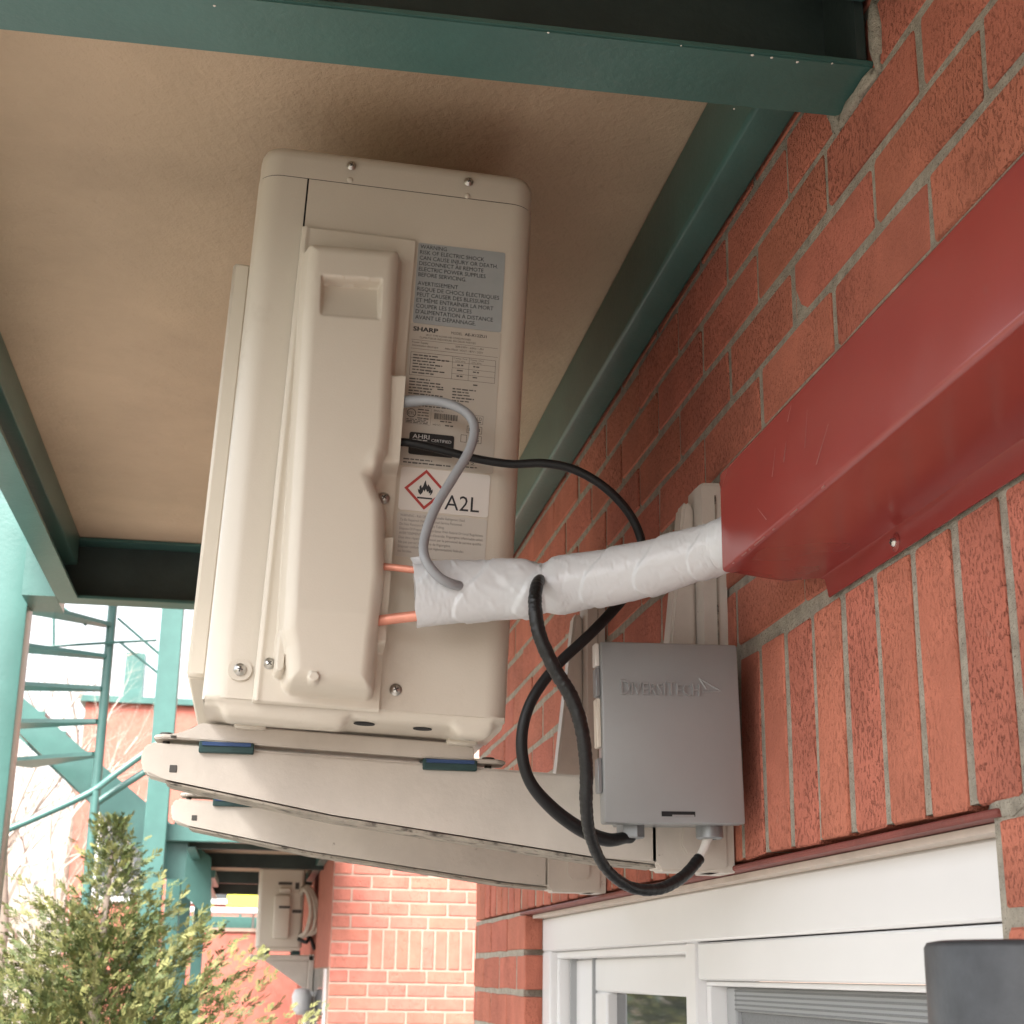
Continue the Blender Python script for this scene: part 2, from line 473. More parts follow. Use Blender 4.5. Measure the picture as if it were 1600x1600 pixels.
wl_(boxes('track', [(FX + .03, FX + .06, 2.441, 2.446, -1.1, .028), (FX + .03, FX + .06, 2.612, 2.618, -1.1, .028)], 'grey_track', win))
wl_(box('pane', (FX + .05, FX + .054, 1.86, 2.36, -1.1, -.022), 'glass', win))
wl_(boxes('head_board', [(FX + .0025, FX + .06, WIN_Y0 + .046, 1.751, -.002, .0385)], 'white_vinyl', win, .002))
wl_(boxes('screen_frame', [(FX + .012, FX + .04, WIN_Y0 + .046, 1.751, -.008, -.0025), (FX + .012, FX + .04, 1.735, 1.751, -1.1, -.008)], 'white_vinyl', win, .001))
wl_(boxes('sash', [(FX + .03, FX + .05, 1.70, 1.734, -1.1, -.0085), (FX + .03, FX + .05, WIN_Y0 + .05, 1.70, -.034, -.0085)], 'grey_track', win, .002))
for k in range(5):
    wl_(box('track_rib', (FX + .0285, FX + .0305, WIN_Y0 + .05, 1.70, -.0135 - k * .0048, -.0115 - k * .0048), 'screen_grey', win))
wl_(box('insect_screen', (FX + .036, FX + .038, WIN_Y0 + .05, 1.70, -1.1, -.034), 'screen_grey', win))
wl_(box('curtain', (FX + .10, FX + .11, 1.86, 2.05, -1.1, .02), 'curtain', win))

# ================================================================== BALCONY ABOVE
SOF = .887
bal = thing('balcony', 'green painted steel balcony with a tan soffit board above the large air conditioner', 'balcony', (-.45, 3.3, SOF))
def ba(o): o.location = -Vector(bal.location) + o.location; return o
ba(box('soffit', (-.443, .466, -6, 3.30, SOF, SOF + .02), 'soffit', bal))
ba(box('deck', (-.52, .47, -6, 3.36, SOF + .021, SOF + .13), 'green_paint', bal))
# ledger along the wall, a length for each bay
ba(box('ledger', (.4215, .4635, 1.137, 3.27, .787, SOF - .0005), 'green_paint', bal, .005, 3))
ba(box('ledger', (.4215, .4635, -6, 1.054, .787, SOF - .0005), 'green_paint', bal, .005, 3))
def channel_y(name, x0, x1, y_tip, y_web, z0, z1, parent, t=.0065):
    """channel beam running along X, open towards y_tip"""
    s = 1 if y_web > y_tip else -1
    poly = [(y_tip, z0), (y_web, z0), (y_web, z1), (y_tip, z1), (y_tip, z1 - t), (y_web - s * t, z1 - t), (y_web - s * t, z0 + t), (y_tip, z0 + t)]
    bm = bmesh.new(); add_prism(bm, poly, 0, x0, x1)
    es = [e for e in bm.edges if abs(e.verts[0].co.x - e.verts[1].co.x) > .1]
    bmesh.ops.bevel(bm, geom=es, offset=.0016, segments=2, affect='EDGES', clamp_overlap=True)
    o = obj(name, bm, 'green_paint', parent, 40)
    w = box('web_shade', (x0 + .01, x1 - .012, y_web - s * t - s * .003, y_web - s * t - s * .0005, z0 + t, z1 - t - .0005), 'shaded_steel', o)  # dark sheet over the green web, shade of the recess put into its colour
    return o
ba(channel_y('cross_beam', -.52, .475, 1.056, 1.136, .729, SOF - .001, bal))
ba(channel_y('cross_beam', -.52, .475, -1.1, -1.02, .729, SOF - .001, bal))
ba(channel_y('cross_beam', -.515, .475, 3.272, 3.335, .752, SOF - .001, bal))
ba(box('stiffener', (.4545, .4625, 1.0575, 1.1290, .7360, SOF - .008), 'shaded_steel', bal))
for px, py in ((1147, 170), (1246, 97), (1300, 99), (1176, 86), (1206, 90), (1064, 71), (857, 51), (335, 9)):
    q = hit(px, py, 2, .7287); bm = bmesh.new(); rc_ = random.uniform(.0007, .0019); add_lathe(bm, [(rc_, 0), (rc_ * .8, .0004), (0, .0006)], q, (0, 0, -1), 7)
    for v_ in bm.verts: v_.co.x = q[0] + (v_.co.x - q[0]) * random.uniform(.5, 1.2)
    ba(obj('paint_chip', bm, 'label_white', bal))
# outer edge channel, open towards the wall, and the angle that carries the soffit
poly = [(-.449, .75), (-.405, .75), (-.405, .7565), (-.443, .7565), (-.443, SOF + .1), (-.449, SOF + .1)]
bm = bmesh.new(); add_prism(bm, poly, 1, -6, 3.268); ba(obj('edge_beam', bm, 'green_paint', bal, 40))
ba(box('soffit_angle', (-.4425, -.412, 1.138, 3.268, .822, SOF - .0005), 'green_paint', bal, .003, 2))
ba(box('post', (-.605, -.519, 3.36, 3.446, -1.8, 3.2), 'green_paint', bal, .004, 2))
ba(box('post', (-.605, -.519, -2.2, -2.114, -1.8, 3.2), 'green_paint', bal, .004, 2))
ba(box('post_plate', (-.5185, -.4495, 3.262, 3.42, .7505, SOF), 'green_paint', bal))

# ================================================================== AIR CONDITIONER
TH = R(2.1)
AY = 1.40
o3 = hit(314, 1087, 1, AY)
ac = thing('air_conditioner', 'large beige outdoor air conditioner unit with printed labels and a moulded valve cover', 'air conditioner', tuple(o3), rot=(0, TH, 0))
ct, st_ = math.cos(TH), math.sin(TH)
def acp(px, py, d=0.):
    """photo pixel -> (x,z) of the unit on the plane d in front of its end panel"""
    p = hit(px, py, 1, AY - d) - o3
    return (p[0] * ct - p[2] * st_, p[0] * st_ + p[2] * ct)
AW, AL, AH = .281, .78, .537
def rrect(x0, x1, y0, y1, r, n=7):
    pts = []
    for cx, cy, a0 in ((x0 + r, y0 + r, 180), (x1 - r, y0 + r, 270), (x1 - r, y1 - r, 0), (x0 + r, y1 - r, 90)):
        for k in range(n + 1):
            a = R(a0 + 90 * k / n); pts.append((cx + r * math.cos(a), cy + r * math.sin(a)))
    return pts
def ribbon(name, path, t, z0, z1, m, parent):
    """vertical sheet following a path; thickness t to the left of travel"""
    n = len(path); v = []; f = []
    P = [Vector((*p, 0)) for p in path]
    for i in range(n):
        d = (P[min(i + 1, n - 1)] - P[max(i - 1, 0)]).normalized(); nn = Vector((-d.y, d.x, 0))
        a, b = P[i], P[i] + nn * t
        v += [(a.x, a.y, z0), (a.x, a.y, z1), (b.x, b.y, z1), (b.x, b.y, z0)]
    for i in range(n - 1):
        for k in range(4): f.append((4 * i + k, 4 * i + (k + 1) % 4, 4 * i + 4 + (k + 1) % 4, 4 * i + 4 + k))
    f += [(0, 1, 2, 3), (4 * n - 1, 4 * n - 2, 4 * n - 3, 4 * n - 4)]
    return pyobj(name, v, f, m, parent, 35)
full = rrect(0, AW, 0, AL, .024)
SEAM = acp(483, 268)[0]
k1 = 8
# outline starts at front/near corner and runs along the near end towards the wall
front_path = [(SEAM - .0009, 0)] + [full[i] for i in range(k1 - 1, -1, -1)] + [full[i] for i in range(len(full) - 1, len(full) - 1 - k1, -1)] + [(SEAM, AL)]
side_path = [(SEAM + .0009, 0)] + full[k1:2 * k1] + full[2 * k1:3 * k1] + [(SEAM + .002, AL)]
ribbon('front_panel', front_path, -.0016, 0, AH - .0075, 'beige_paint', ac)
ribbon('side_panel', side_path, .0016, 0, AH - .0075, 'beige_paint', ac)
bm = bmesh.new(); add_prism(bm, rrect(.003, AW - .003, .003, AL - .003, .022), 2, .001, AH); obj('chassis', bm, 'dark_gap', ac)
# top cover with rolled edge
def loft(name, rings, m, parent, caps=(True, True), smooth=40):
    v = []; f = []; n = len(rings[0])
    for r in rings: v += r
    for i in range(len(rings) - 1):
        for k in range(n): f.append((i * n + k, i * n + (k + 1) % n, (i + 1) * n + (k + 1) % n, (i + 1) * n + k))
    if caps[0]: f.append(tuple(range(n))[::-1])
    if caps[1]: f.append(tuple(range((len(rings) - 1) * n, len(rings) * n)))
    return pyobj(name, v, f, m, parent, smooth)
rings = []
for off, z in ((-.0006, AH - .0065), (-.0006, AH + .014), (-.0012, AH + .020), (-.004, AH + .0255), (-.010, AH + .0295), (-.02, AH + .0305)):
    rings.append([(x, y_, z) for x, y_ in rrect(-off, AW + off, -off, AL + off, .024 + off if off > -.015 else .012, 7)])
loft('top_cover', rings, 'beige_paint', ac, (False, True), 60)
# base pan: pressed skirt on the near end and a flat pan behind it
def zb(x):
    def bump_(a, b, s=.006):
        return 1 / (1 + math.exp(-(x - a) / s * 3)) * 1 / (1 + math.exp((x - b) / s * 3))
    return -.020 - .011 * bump_(.020, .132) - .010 * bump_(.232, .268) - .002 * bump_(.14, .23)
nx = 90; v = []; f = []
prof = [(.0012, .002, 0), (.0012, -.0015, 0), (.003, -.0028, .05), (.0045, -.0042, .35), (.0065, -.0055, .75), (.011, -.0065, .97), (.022, -.007, 1), (.045, -.007, .9), (.07, -.007, .35), (.12, -.007, 0)]
for i in range(nx + 1):
    x = .003 + (AW - .006) * i / nx; e = min(1, min(i, nx - i) / 4)
    for yy, z, w in prof:
        bulge = (zb(x) + .020) * w
        v.append((x + (0 if 0 < i < nx else 0), yy + (1 - e) * .012 * (1 if w else .4) - bulge * -.2 * (1 if w < 1 else 0), z + bulge))
m_ = len(prof)
for i in range(nx):
    for k in range(m_ - 1): f.append((i * m_ + k, (i + 1) * m_ + k, (i + 1) * m_ + k + 1, i * m_ + k + 1))
pan = pyobj('base_pan', v, f, 'beige_paint', ac, 180)
bm = bmesh.new(); add_box(bm, .004, AW - .004, .115, AL - .004, -.007, -.0005, .002, 2); obj('pan_floor', bm, 'beige_paint', pan, 40)
for (hx, hy, hr) in ((.150, .030, .010), (.205, .034, .009), (.250, .026, .010)):
    bm = bmesh.new(); add_lathe(bm, [(0, 0), (hr, 0), (hr, .0006), (0, .0006)], (hx, hy, zb(hx) * .82 + .0082), (0, 0, 1), 18)
    obj('drain_hole', bm, 'dark_gap', pan)
for fy in (.10, .66):                      # feet that rest on the bracket bars
    for fx in (.03, .235):
        box('foot', (fx, fx + .03, fy - .015, fy + .03, -.0135, -.0072), 'beige_paint', ac, .002)
# fan guard on the front
bm = bmesh.new()
gy0, gy1, gz0, gz1 = .07, .52, .03, .462
for b in ((-.019, -.0005, gy0, gy0 + .014, gz0, gz1), (-.019, -.0005, gy1 - .014, gy1, gz0, gz1), (-.019, -.0005, gy0 + .014, gy1 - .014, gz0, gz0 + .014), (-.019, -.0005, gy0 + .014, gy1 - .014, gz1 - .014, gz1)):
    add_box(bm, *b, bevel=.003)
fg = obj('fan_guard', bm, 'beige_plastic', ac, 40)
for k in range(17):
    z = gz0 + .014 + (gz1 - gz0 - .028) * (k + .5) / 17
    box('slat', (-.017, -.012, gy0 + .013, gy1 - .013, z - .003, z + .003), 'beige_plastic', fg)
bm = bmesh.new(); add_lathe(bm, [(0, 0), (.19, 0), (.19, .002), (0, .002)], (-.0005, .295, .245), (-1, 0, 0), 40); obj('fan_opening', bm, 'dark_gap', ac)
bm = bmesh.new(); add_lathe(bm, [(0, 0), (.05, 0), (.05, .004), (0, .006)], (-.0026, .295, .245), (-1, 0, 0), 24)
for k in range(3):
    a = k * 2.094
    pts = [(.05, -.3), (.17, -.35), (.18, .35), (.05, .5)]
    vs = [bm.verts.new((-.004 - (.003 if i in (0, 1) else 0), .295 + r * math.cos(a + da), .245 + r * math.sin(a + da))) for i, (r, da) in enumerate(pts)]
    bm.faces.new(vs)
obj('fan', bm, 'screen_grey', ac)

# screws (shared mesh: dome + cross recess)
def screw_mesh():
    bm = bmesh.new()
    add_lathe(bm, [(1.35, 0), (1.35, .12), (1.0, .16), (.95, .45), (.7, .72), (.35, .85), (0, .88)], (0, 0, 0), (0, -1, 0), 18)
    n0 = len(bm.faces)
    add_box(bm, -.62, .62, -.96, -.7, -.13, .13); add_box(bm, -.13, .13, -.965, -.7, -.62, .62)
    bm.faces.ensure_lookup_table()
    for i, fc in enumerate(bm.faces): fc.material_index = 1 if i >= n0 else 0; fc.smooth = i < n0
    bmesh.ops.recalc_face_normals(bm, faces=bm.faces)
    me = bpy.data.meshes.new('screw'); bm.to_mesh(me); bm.free()
    me.materials.append(M['steel']); me.materials.append(M['dark_slot'])
    return me
SCR = screw_mesh()
def screw(x, y_, z, r, parent, rot=0., name='screw'):
    o = bpy.data.objects.new(name, SCR); COL.objects.link(o); o.parent = parent
    o.location = (x, y_, z); o.scale = (r, r, r); o.rotation_euler = (0, rot, 0); return o
for px, py, rr in ((549, 260, .0036), (732, 285, .0036)):
    x, z = acp(px, py); screw(x, -.0014, z, rr, ac, .4)
for px, py in ((547, 281), (730, 306)):
    x, z = acp(px, py); bm = bmesh.new(); add_lathe(bm, [(.0032, 0), (.0026, .0009), (.001, .0014), (0, .0015)], (x, 0, z), (0, -1, 0), 14); obj('dimple', bm, 'beige_paint', ac, 180)
x, z = acp(375, 1047); screw(x, -.003, z, .0042, ac, .2)
bm = bmesh.new()
pl = rrect(x - .011, SEAM - .006, z - .010, z + .010, .0095, 6)
add_prism(bm, pl, 1, -.0022, .001); bmesh.ops.bevel(bm, geom=list(bm.edges), offset=.0015, segments=2, affect='EDGES', clamp_overlap=True); obj('panel_tab', bm, 'beige_paint', ac, 60)
x, z = acp(421, 1037, .005); screw(x, -.0055, z, .0040, ac, .7)
x, z = acp(618, 1078); screw(x, -.001, z, .0042, ac, 1.1)

# moulded valve cover: a height field over its outline
def poly_sdf(P, X, Z):
    """signed distance, positive inside"""
    P = np.array(P); d = np.full(X.shape, 1e9); ins = np.zeros(X.shape, bool)
    for i in range(len(P)):
        a, b = P[i], P[(i + 1) % len(P)]; e = b - a
        t = np.clip(((X - a[0]) * e[0] + (Z - a[1]) * e[1]) / (e @ e), 0, 1)
        d = np.minimum(d, np.hypot(X - a[0] - t * e[0], Z - a[1] - t * e[1]))
        c = ((a[1] > Z) != (b[1] > Z)) & (X < (b[0] - a[0]) * (Z - a[1]) / (b[1] - a[1] + 1e-12) + a[0])
        ins ^= c
    return np.where(ins, d, -d)
def sm(t): t = np.clip(t, 0, 1); return t * t * (3 - 2 * t)
FL = .0055
zz = np.linspace(acp(475, 352, FL)[1], acp(398, 1090, FL)[1] - .004, 330)
lt, lb = acp(472, 352, FL), acp(394, 1090, FL)
rt, rm, rbm = acp(650, 368, FL), acp(632, 582, FL), acp(592, 1107, FL)
xL = np.interp(-zz, [-lt[1], -lb[1]], [lt[0], lb[0]])
xR = np.interp(-zz, [-rt[1], -rm[1], -rbm[1]], [rt[0], rm[0], rbm[0]])
U = np.linspace(0, 1, 130)
X = xL[:, None] + (xR - xL)[:, None] * U[None]; Z = np.repeat(zz[:, None], len(U), 1)
H = np.full(X.shape, FL)
BD = .052
body = [acp(*p, BD * .8) for p in ((490, 378), (618, 388), (613, 480), (606, 570), (602, 660), (598, 700), (573, 742), (592, 790), (592, 900), (580, 1000), (573, 1068), (458, 1058), (456, 1010), (450, 985), (452, 960), (455, 900), (472, 640), (482, 480))]
s = poly_sdf(body, X, Z)
depth = np.interp(-Z, [-acp(500, 380, BD)[1], -acp(480, 600, BD)[1], -acp(450, 950, BD)[1], -acp(450, 1060, BD)[1]], [.034, .040, BD, .046])
H = np.maximum(H, FL + (depth - FL) * np.sqrt(np.clip(1 - (1 - np.clip((s + .010) / .018, 0, 1)) ** 2.2, 0, 1)) * sm((s + .010) / .006))
# raised lug beside the foot screw and rib along the flange edge
kx, kz = acp(440, 1015, .03); rr = np.hypot(X - kx, np.maximum(np.abs(Z - kz) - .016, 0)); H = np.maximum(H, .030 * sm((.0070 - rr) / .004))
H = H + .0016 * np.exp(-((X - xL[:, None] - .0045) / .0026) ** 2)
# lower shelves on the side where the pipes come in
for q, hh in ((((596, 588), (640, 588), (640, 730), (590, 730)), .028), (((588, 838), (640, 838), (640, 1010), (566, 1010)), .026)):
    s2 = poly_sdf([acp(*p, .02) for p in q], X, Z)
    H = np.maximum(H, FL + (hh - FL) * sm((s2 + .004) / .007))
# grip recess near the top
g4 = [acp(*p, .036) for p in ((503, 430), (597, 436), (594, 500), (500, 494))]
s3 = poly_sdf(g4, X, Z); zt, zl = g4[0][1], g4[3][1]
H = H - sm((s3 + .001) / .004) * .016 * np.clip((Z - zl) / (zt - zl), 0, 1) ** .8
# knob at the foot of the cover
kx, kz = acp(490, 1060, .04); rr = np.hypot(X - kx, Z - kz)
H = np.maximum(H, (.05) * sm((.0085 - rr) / .004))
# thumb hollow around the screw
kx, kz = acp(588, 735, .03); rr = np.hypot((X - kx) / 1.0, (Z - kz) / 1.7)
H = H + .006 * np.exp(-(rr / .007) ** 2)
edge = np.minimum.reduce([U[None] * (xR - xL)[:, None], zt * 0 + (zz.max() - Z), (Z - zz.min())])
H = H * np.where(edge < .0008, .15, 1.)
v = []; f = []; nr, nc = X.shape
for i in range(nr):
    for k in range(nc): v.append((X[i, k], -H[i, k], Z[i, k]))
for i in range(nr - 1):
    for k in range(nc - 1): f.append((i * nc + k, i * nc + k + 1, (i + 1) * nc + k + 1, (i + 1) * nc + k))
b0 = len(v)
for i in range(nr): v.append((X[i, -1], .001, Z[i, -1]))
for i in range(nr - 1): f.append((i * nc + nc - 1, b0 + i, b0 + i + 1, (i + 1) * nc + nc - 1))
cov = pyobj('valve_cover', v, f, 'beige_plastic', ac, 75)
x, z = acp(600, 777, .012); screw(x, -.0095, z, .0042, cov, .5)

# ---------------------------------------------------------------- labels
def label(name, x0, z0, w, h, m, lift=.0004, r=.002):
    pts = rrect(x0, x0 + w, z0, z0 + h, r, 3); bm = bmesh.new(); add_prism(bm, pts, 1, -lift - .0002, -.0001)
    return obj(name, bm, m, ac)
class Print:
    """collects flat print (text, bars, polygons) on a label into one mesh"""
    def __init__(s, x0, z1, lift): s.x0, s.z1, s.y = x0, z1, -lift; s.v = []; s.f = []
    def poly(s, pts):
        n = len(s.v); s.v += [(s.x0 + a, s.y, s.z1 - b) for a, b in pts]; s.f.append(tuple(range(n, n + len(pts))))
    def bar(s, a, b, w, h): s.poly([(a, b), (a + w, b), (a + w, b + h), (a, b + h)])
    def frame(s, a, b, w, h, t):
        s.bar(a, b, w, t); s.bar(a, b + h - t, w, t); s.bar(a, b + t, t, h - 2 * t); s.bar(a + w - t, b + t, t, h - 2 * t)
    def text(s, body, a, b, size, width=None, bold=False):
        """a,b: left end of the baseline"""
        V, F = text_mesh(body, size, bold, width); n = len(s.v)
        s.v += [(s.x0 + a + p[0], s.y, s.z1 - b + p[1]) for p in V]; s.f += [tuple(i + n for i in q) for q in F]
    def words(s, a, b, w, h, rnd):
        """an unreadable line of small print"""
        x = a
        while x < a + w - .001:
            l = min(rnd.uniform(.0018, .0065), a + w - x); s.bar(x, b + rnd.uniform(0, .1) * h, l, h * rnd.uniform(.75, 1)); x += l + .0009
    def done(s, name, m, parent):
        me = bpy.data.meshes.new(name); me.from_pydata(s.v, [], s.f); return link(name, me, m, parent)
rl = random.Random(11)
a0, a1, a2 = acp(657, 381), acp(788, 399), acp(650, 500)
LX, LW = a0[0] - .002, a1[0] - a0[0] + .003
zt = a0[1] + .001; zmid = acp(652, 505)[1]; zbot = acp(630, 727)[1]
w1 = label('warning_label', LX, zmid, LW, zt - zmid, 'label_silver')
p = Print(LX, zt, .00075)
lines = ['WARNING', 'RISK OF ELECTRIC SHOCK', 'CAN CAUSE INJURY OR DEATH.', 'DISCONNECT All REMOTE', 'ELECTRIC POWER SUPPLIES', 'BEFORE SERVICING.', None,
         'AVERTISSEMENT', 'RISQUE DE CHOCS ÉLECTRIQUES', 'PEUT CAUSER DES BLESSURES', 'ET MÊME ENTRAÎNER LA MORT', 'COUPER LES SOURCES', "D'ALIMENTATION À DISTANCE", 'AVANT LE DÉPANNAGE.']
hh = zt - zmid; yb = .0062; Vt, Ft = text_mesh('RISQUE DE CHOCS ÉLECTRIQUES', (hh - .004) / 13.6 * 1.0, False); WK = (LW - .006) / Vt[:, 0].max(); step = (hh - .004) / 13.6
for t in lines:
    if t is None: yb += step * .55; continue
    Vt, Ft = text_mesh(t, step * 1.0, False); p.text(t, .0022, yb, step * 1.0, bold=False, width=Vt[:, 0].max() * WK); yb += step
p.done('lettering', 'ink', w1)
r1 = label('rating_label', LX - .002, zbot, LW + .002, zmid - zbot - .0003, 'label_beige')
p = Print(LX - .002, zmid, .00075)
W_ = LW + .002
p.text('MODEL', .041, .0080, .0042, .011)
p.text('SPLIT TYPE ROOM AIR CONDITIONER', .016, .0128, .0029, .045); p.text('CLIMATISEUR INDIVIDUEL EN DEUX PARTIES', .010, .0160, .0029, .056)
p.bar(.002, .0178, W_ - .004, .0003)
p.text('Power Supply', .003, .0215, .0030, .016); p.text('Alimentation électrique', .003, .0248, .0030, .026)
p.text('208/230V~ 60Hz 1-PH', .046, .0215, .0030, .028); p.text('MIN./MAX. VOLT. 187V / 253V', .036, .0252, .0030, .038)
p.bar(.002, .0272, W_ - .004, .0003)
T0, TH_, = .031, .0245
p.frame(.0025, T0, W_ - .006, TH_, .00035)
for k in (1, 2, 3): p.bar(.044 if k != 1 else .0025, T0 + TH_ * k / 4, W_ - .0475 if k != 1 else W_ - .006, .0003)
p.bar(.044, T0, .0003, TH_); p.bar(.0605, T0, .0003, TH_)
for k in range(7): p.words(.005, T0 + .0022 + k * .0031, rl.uniform(.018, .036), .0016, rl)
p.text('Cooling / Froid', .0455, T0 + .0028, .0024, .013); p.text('Heating / Chaud', .062, T0 + .0028, .0024, .013)
p.text('230V 60Hz', .047, T0 + .0056, .0022, .010); p.text('230V 60Hz', .063, T0 + .0056, .0022, .010)
for k in range(3):
    p.words(.049, T0 + .0082 + k * .0058, .006, .0016, rl); p.words(.065, T0 + .0082 + k * .0058, .006, .0016, rl)
yb = T0 + TH_ + .003
for k in range(8): p.words(.003, yb + k * .0031, rl.uniform(.020, .034), .0015, rl)
for k in range(5): p.words(.046, yb + .006 + k * .0031, rl.uniform(.016, .027), .0015, rl)
p.words(.066, yb, .006, .0015, rl); p.words(.031, yb + .0085, .007, .0015, rl)
yb += .0275
p.words(.003, yb, .05, .0015, rl); yb += .0035
# approval mark: ring with letters
n = 20
for k in range(n):
    a, b = 2 * math.pi * k / n, 2 * math.pi * (k + 1) / n
    p.poly([(.0075 + .0046 * math.cos(a), yb + .0055 + .0046 * math.sin(a)), (.0075 + .0046 * math.cos(b), yb + .0055 + .0046 * math.sin(b)), (.0075 + .0038 * math.cos(b), yb + .0055 + .0038 * math.sin(b)), (.0075 + .0038 * math.cos(a), yb + .0055 + .0038 * math.sin(a))])
p.text('ETL', .0045, yb + .0072, .0042, .0060, True)
for k in range(4): p.words(.0135, yb + .0005 + k * .0030, .011, .0013, rl)
for k in range(3): p.words(.003, yb + .0115 + k * .0016, .021, .0010, rl)
p.frame(.0022, yb - .001, .0245, .0175, .0002)
p.text('SERIAL No.', .029, yb + .0015, .0026, .010)
x_ = .030
while x_ < .052:
    w = rl.choice((.0004, .0004, .0008, .0011)); p.bar(x_, yb + .0032, w, .0062); x_ += w + rl.choice((.0003, .0005))
p.words(.036, yb + .0106, .013, .0013, rl); p.text('MFD NO.', .029, yb + .0162, .0026, .008); p.words(.041, yb + .0143, .008, .0017, rl)
p.text('COLD', .0655, yb + .0065, .0050, .0112); p.words(.066, yb + .0075, .010, .0012, rl); p.frame(.0640, yb + .0012, .0140, .0088, .00035)
# manual symbols
p.frame(.0625, yb + .0128, .0150, .0075, .0005); p.bar(.0660, yb + .0160, .008, .0010); p.frame(.0645, yb + .0146, .003, .0036, .0009); p.frame(.0725, yb + .0146, .003, .0036, .0009)
p.frame(.0655, yb + .0225, .0120, .0078, .0005); p.bar(.0713, yb + .0225, .0005, .0078); p.bar(.0737, yb + .0260, .0011, .0030); p.bar(.0737, yb + .0242, .0011, .0010)
p.frame(.0570, yb + .0225, .0060, .0078, .0005)
p.words(.003, zmid - zbot - .0075, .028, .0015, rl); p.words(.003, zmid - zbot - .0042, .046, .0017, rl); p.words(.058, zmid - zbot - .0052, .018, .0014, rl)
p.text('R32', .058, zmid - zbot - .0068, .0042, .014)
p.done('lettering', 'ink_soft', r1)
p = Print(LX - .002, zmid, .00078)
for d_ in (0, .0002, .0004): p.y -= .00001; p.text('SHARP', .003 + d_, .0085, .0066, .0245, True)
p.done('lettering', 'ink', r1)
p = Print(LX - .002, zmid, .00078)
p.text('AE-X12ZU1', .0545, .0080, .0042, .022, True)
p.done('lettering', 'ink', r1)
# black certification badge
bx0, bz1 = acp(640, 675); bx1, bz0 = acp(711, 715)
c1 = label('certification_badge', bx0, bz1 - .0225, .0435, .0225, 'label_black', .0012)
p = Print(bx0, bz1, .0016)
p.text('AHRI', .003, .0062, .0062, .0165, True); p.text('CERTIFIED', .0215, .0082, .0042, .0195); p.words(.003, .0072, .0145, .0011, rl)
p.bar(.001, .0125, .040, .0002)
p.done('lettering', 'ink_white', c1)
# flammable-refrigerant label
q0, q1, q2 = acp(627, 729), acp(766, 745), acp(624, 796)
w2 = label('refrigerant_label', q0[0], q2[1], q1[0] - q0[0], q0[1] - q2[1], 'label_white', .0005, .003)
LH = q0[1] - q2[1]
p = Print(q0[0], q0[1], .0009)
cx, cy, rd = .0245, LH * .49, LH * .47
for k in range(4):
    a, b = math.pi / 2 * k, math.pi / 2 * (k + 1)
    p.poly([(cx + rd * math.cos(a), cy + rd * math.sin(a)), (cx + rd * math.cos(b), cy + rd * math.sin(b)), (cx + rd * .82 * math.cos(b), cy + rd * .82 * math.sin(b)), (cx + rd * .82 * math.cos(a), cy + rd * .82 * math.sin(a))])
p.done('hazard_diamond', 'ink_red', w2)
p = Print(q0[0], q0[1], .0009)
fl = [(-.35, .50), (-.52, .28), (-.58, -.05), (-.44, .10), (-.46, -.22), (-.33, -.40), (-.28, -.12), (-.17, -.30), (-.10, -.62), (0, -.86), (.06, -.50), (.16, -.30), (.20, -.52), (.30, -.36), (.32, -.10), (.42, -.20), (.48, .02), (.56, -.10), (.58, .16), (.48, .38), (.36, .50), (.42, .22), (.30, .32), (.24, .10), (.16, .22), (.04, -.06), (-.04, .20), (-.14, .02), (-.18, .24), (-.30, .16), (-.24, .36)]
sc = rd * .62
bmf = bmesh.new()
vs = [bmf.verts.new((q0[0] + cx + a * sc, -.0009, q0[1] - cy - b * sc * .9)) for a, b in fl]
bmf.faces.new(vs); bmesh.ops.triangulate(bmf, faces=bmf.faces)
obj('flame_mark', bmf, 'ink', w2)
p.bar(cx - .58 * sc, cy + .62 * sc, 1.16 * sc, .13 * sc)
p.text('A2L', .0440, LH - .0042, .0215, .0335)
p.done('lettering', 'ink', w2)
q3, q4 = acp(624, 799), acp(620, 869)
w3 = label('instruction_label', q0[0] - .0005, q4[1], q1[0] - q0[0], q3[1] - q4[1], 'label_grey', .0005, .003)
p = Print(q0[0] - .0005, q3[1], .0009)
LWI = q1[0] - q0[0] - .006
for k, t in enumerate(('WARNING - Risk Of Fire. Flammable Refrigerant Used.', 'To Be Repaired Only By Trained Service Personnel.', 'Do Not Puncture Refrigerant Tubing.', 'Dispose Of Properly In Accordance With Federal Or Local Regulations.',
                       "AVERTISSEMENT - Risque d'incendie. Frigorigène inflammable utilisé.", 'Doit être réparé uniquement par le personnel de service qualifié.', 'Ne pas percer la tubulure de frigorigène.', 'Disposer conformément aux réglementations fédérales', 'ou locales.')):
    p.text(t, .003, .0046 + k * .0044, .0036, LWI * min(1, len(t) / 66))
p.done('lettering', 'ink_grey', w3)

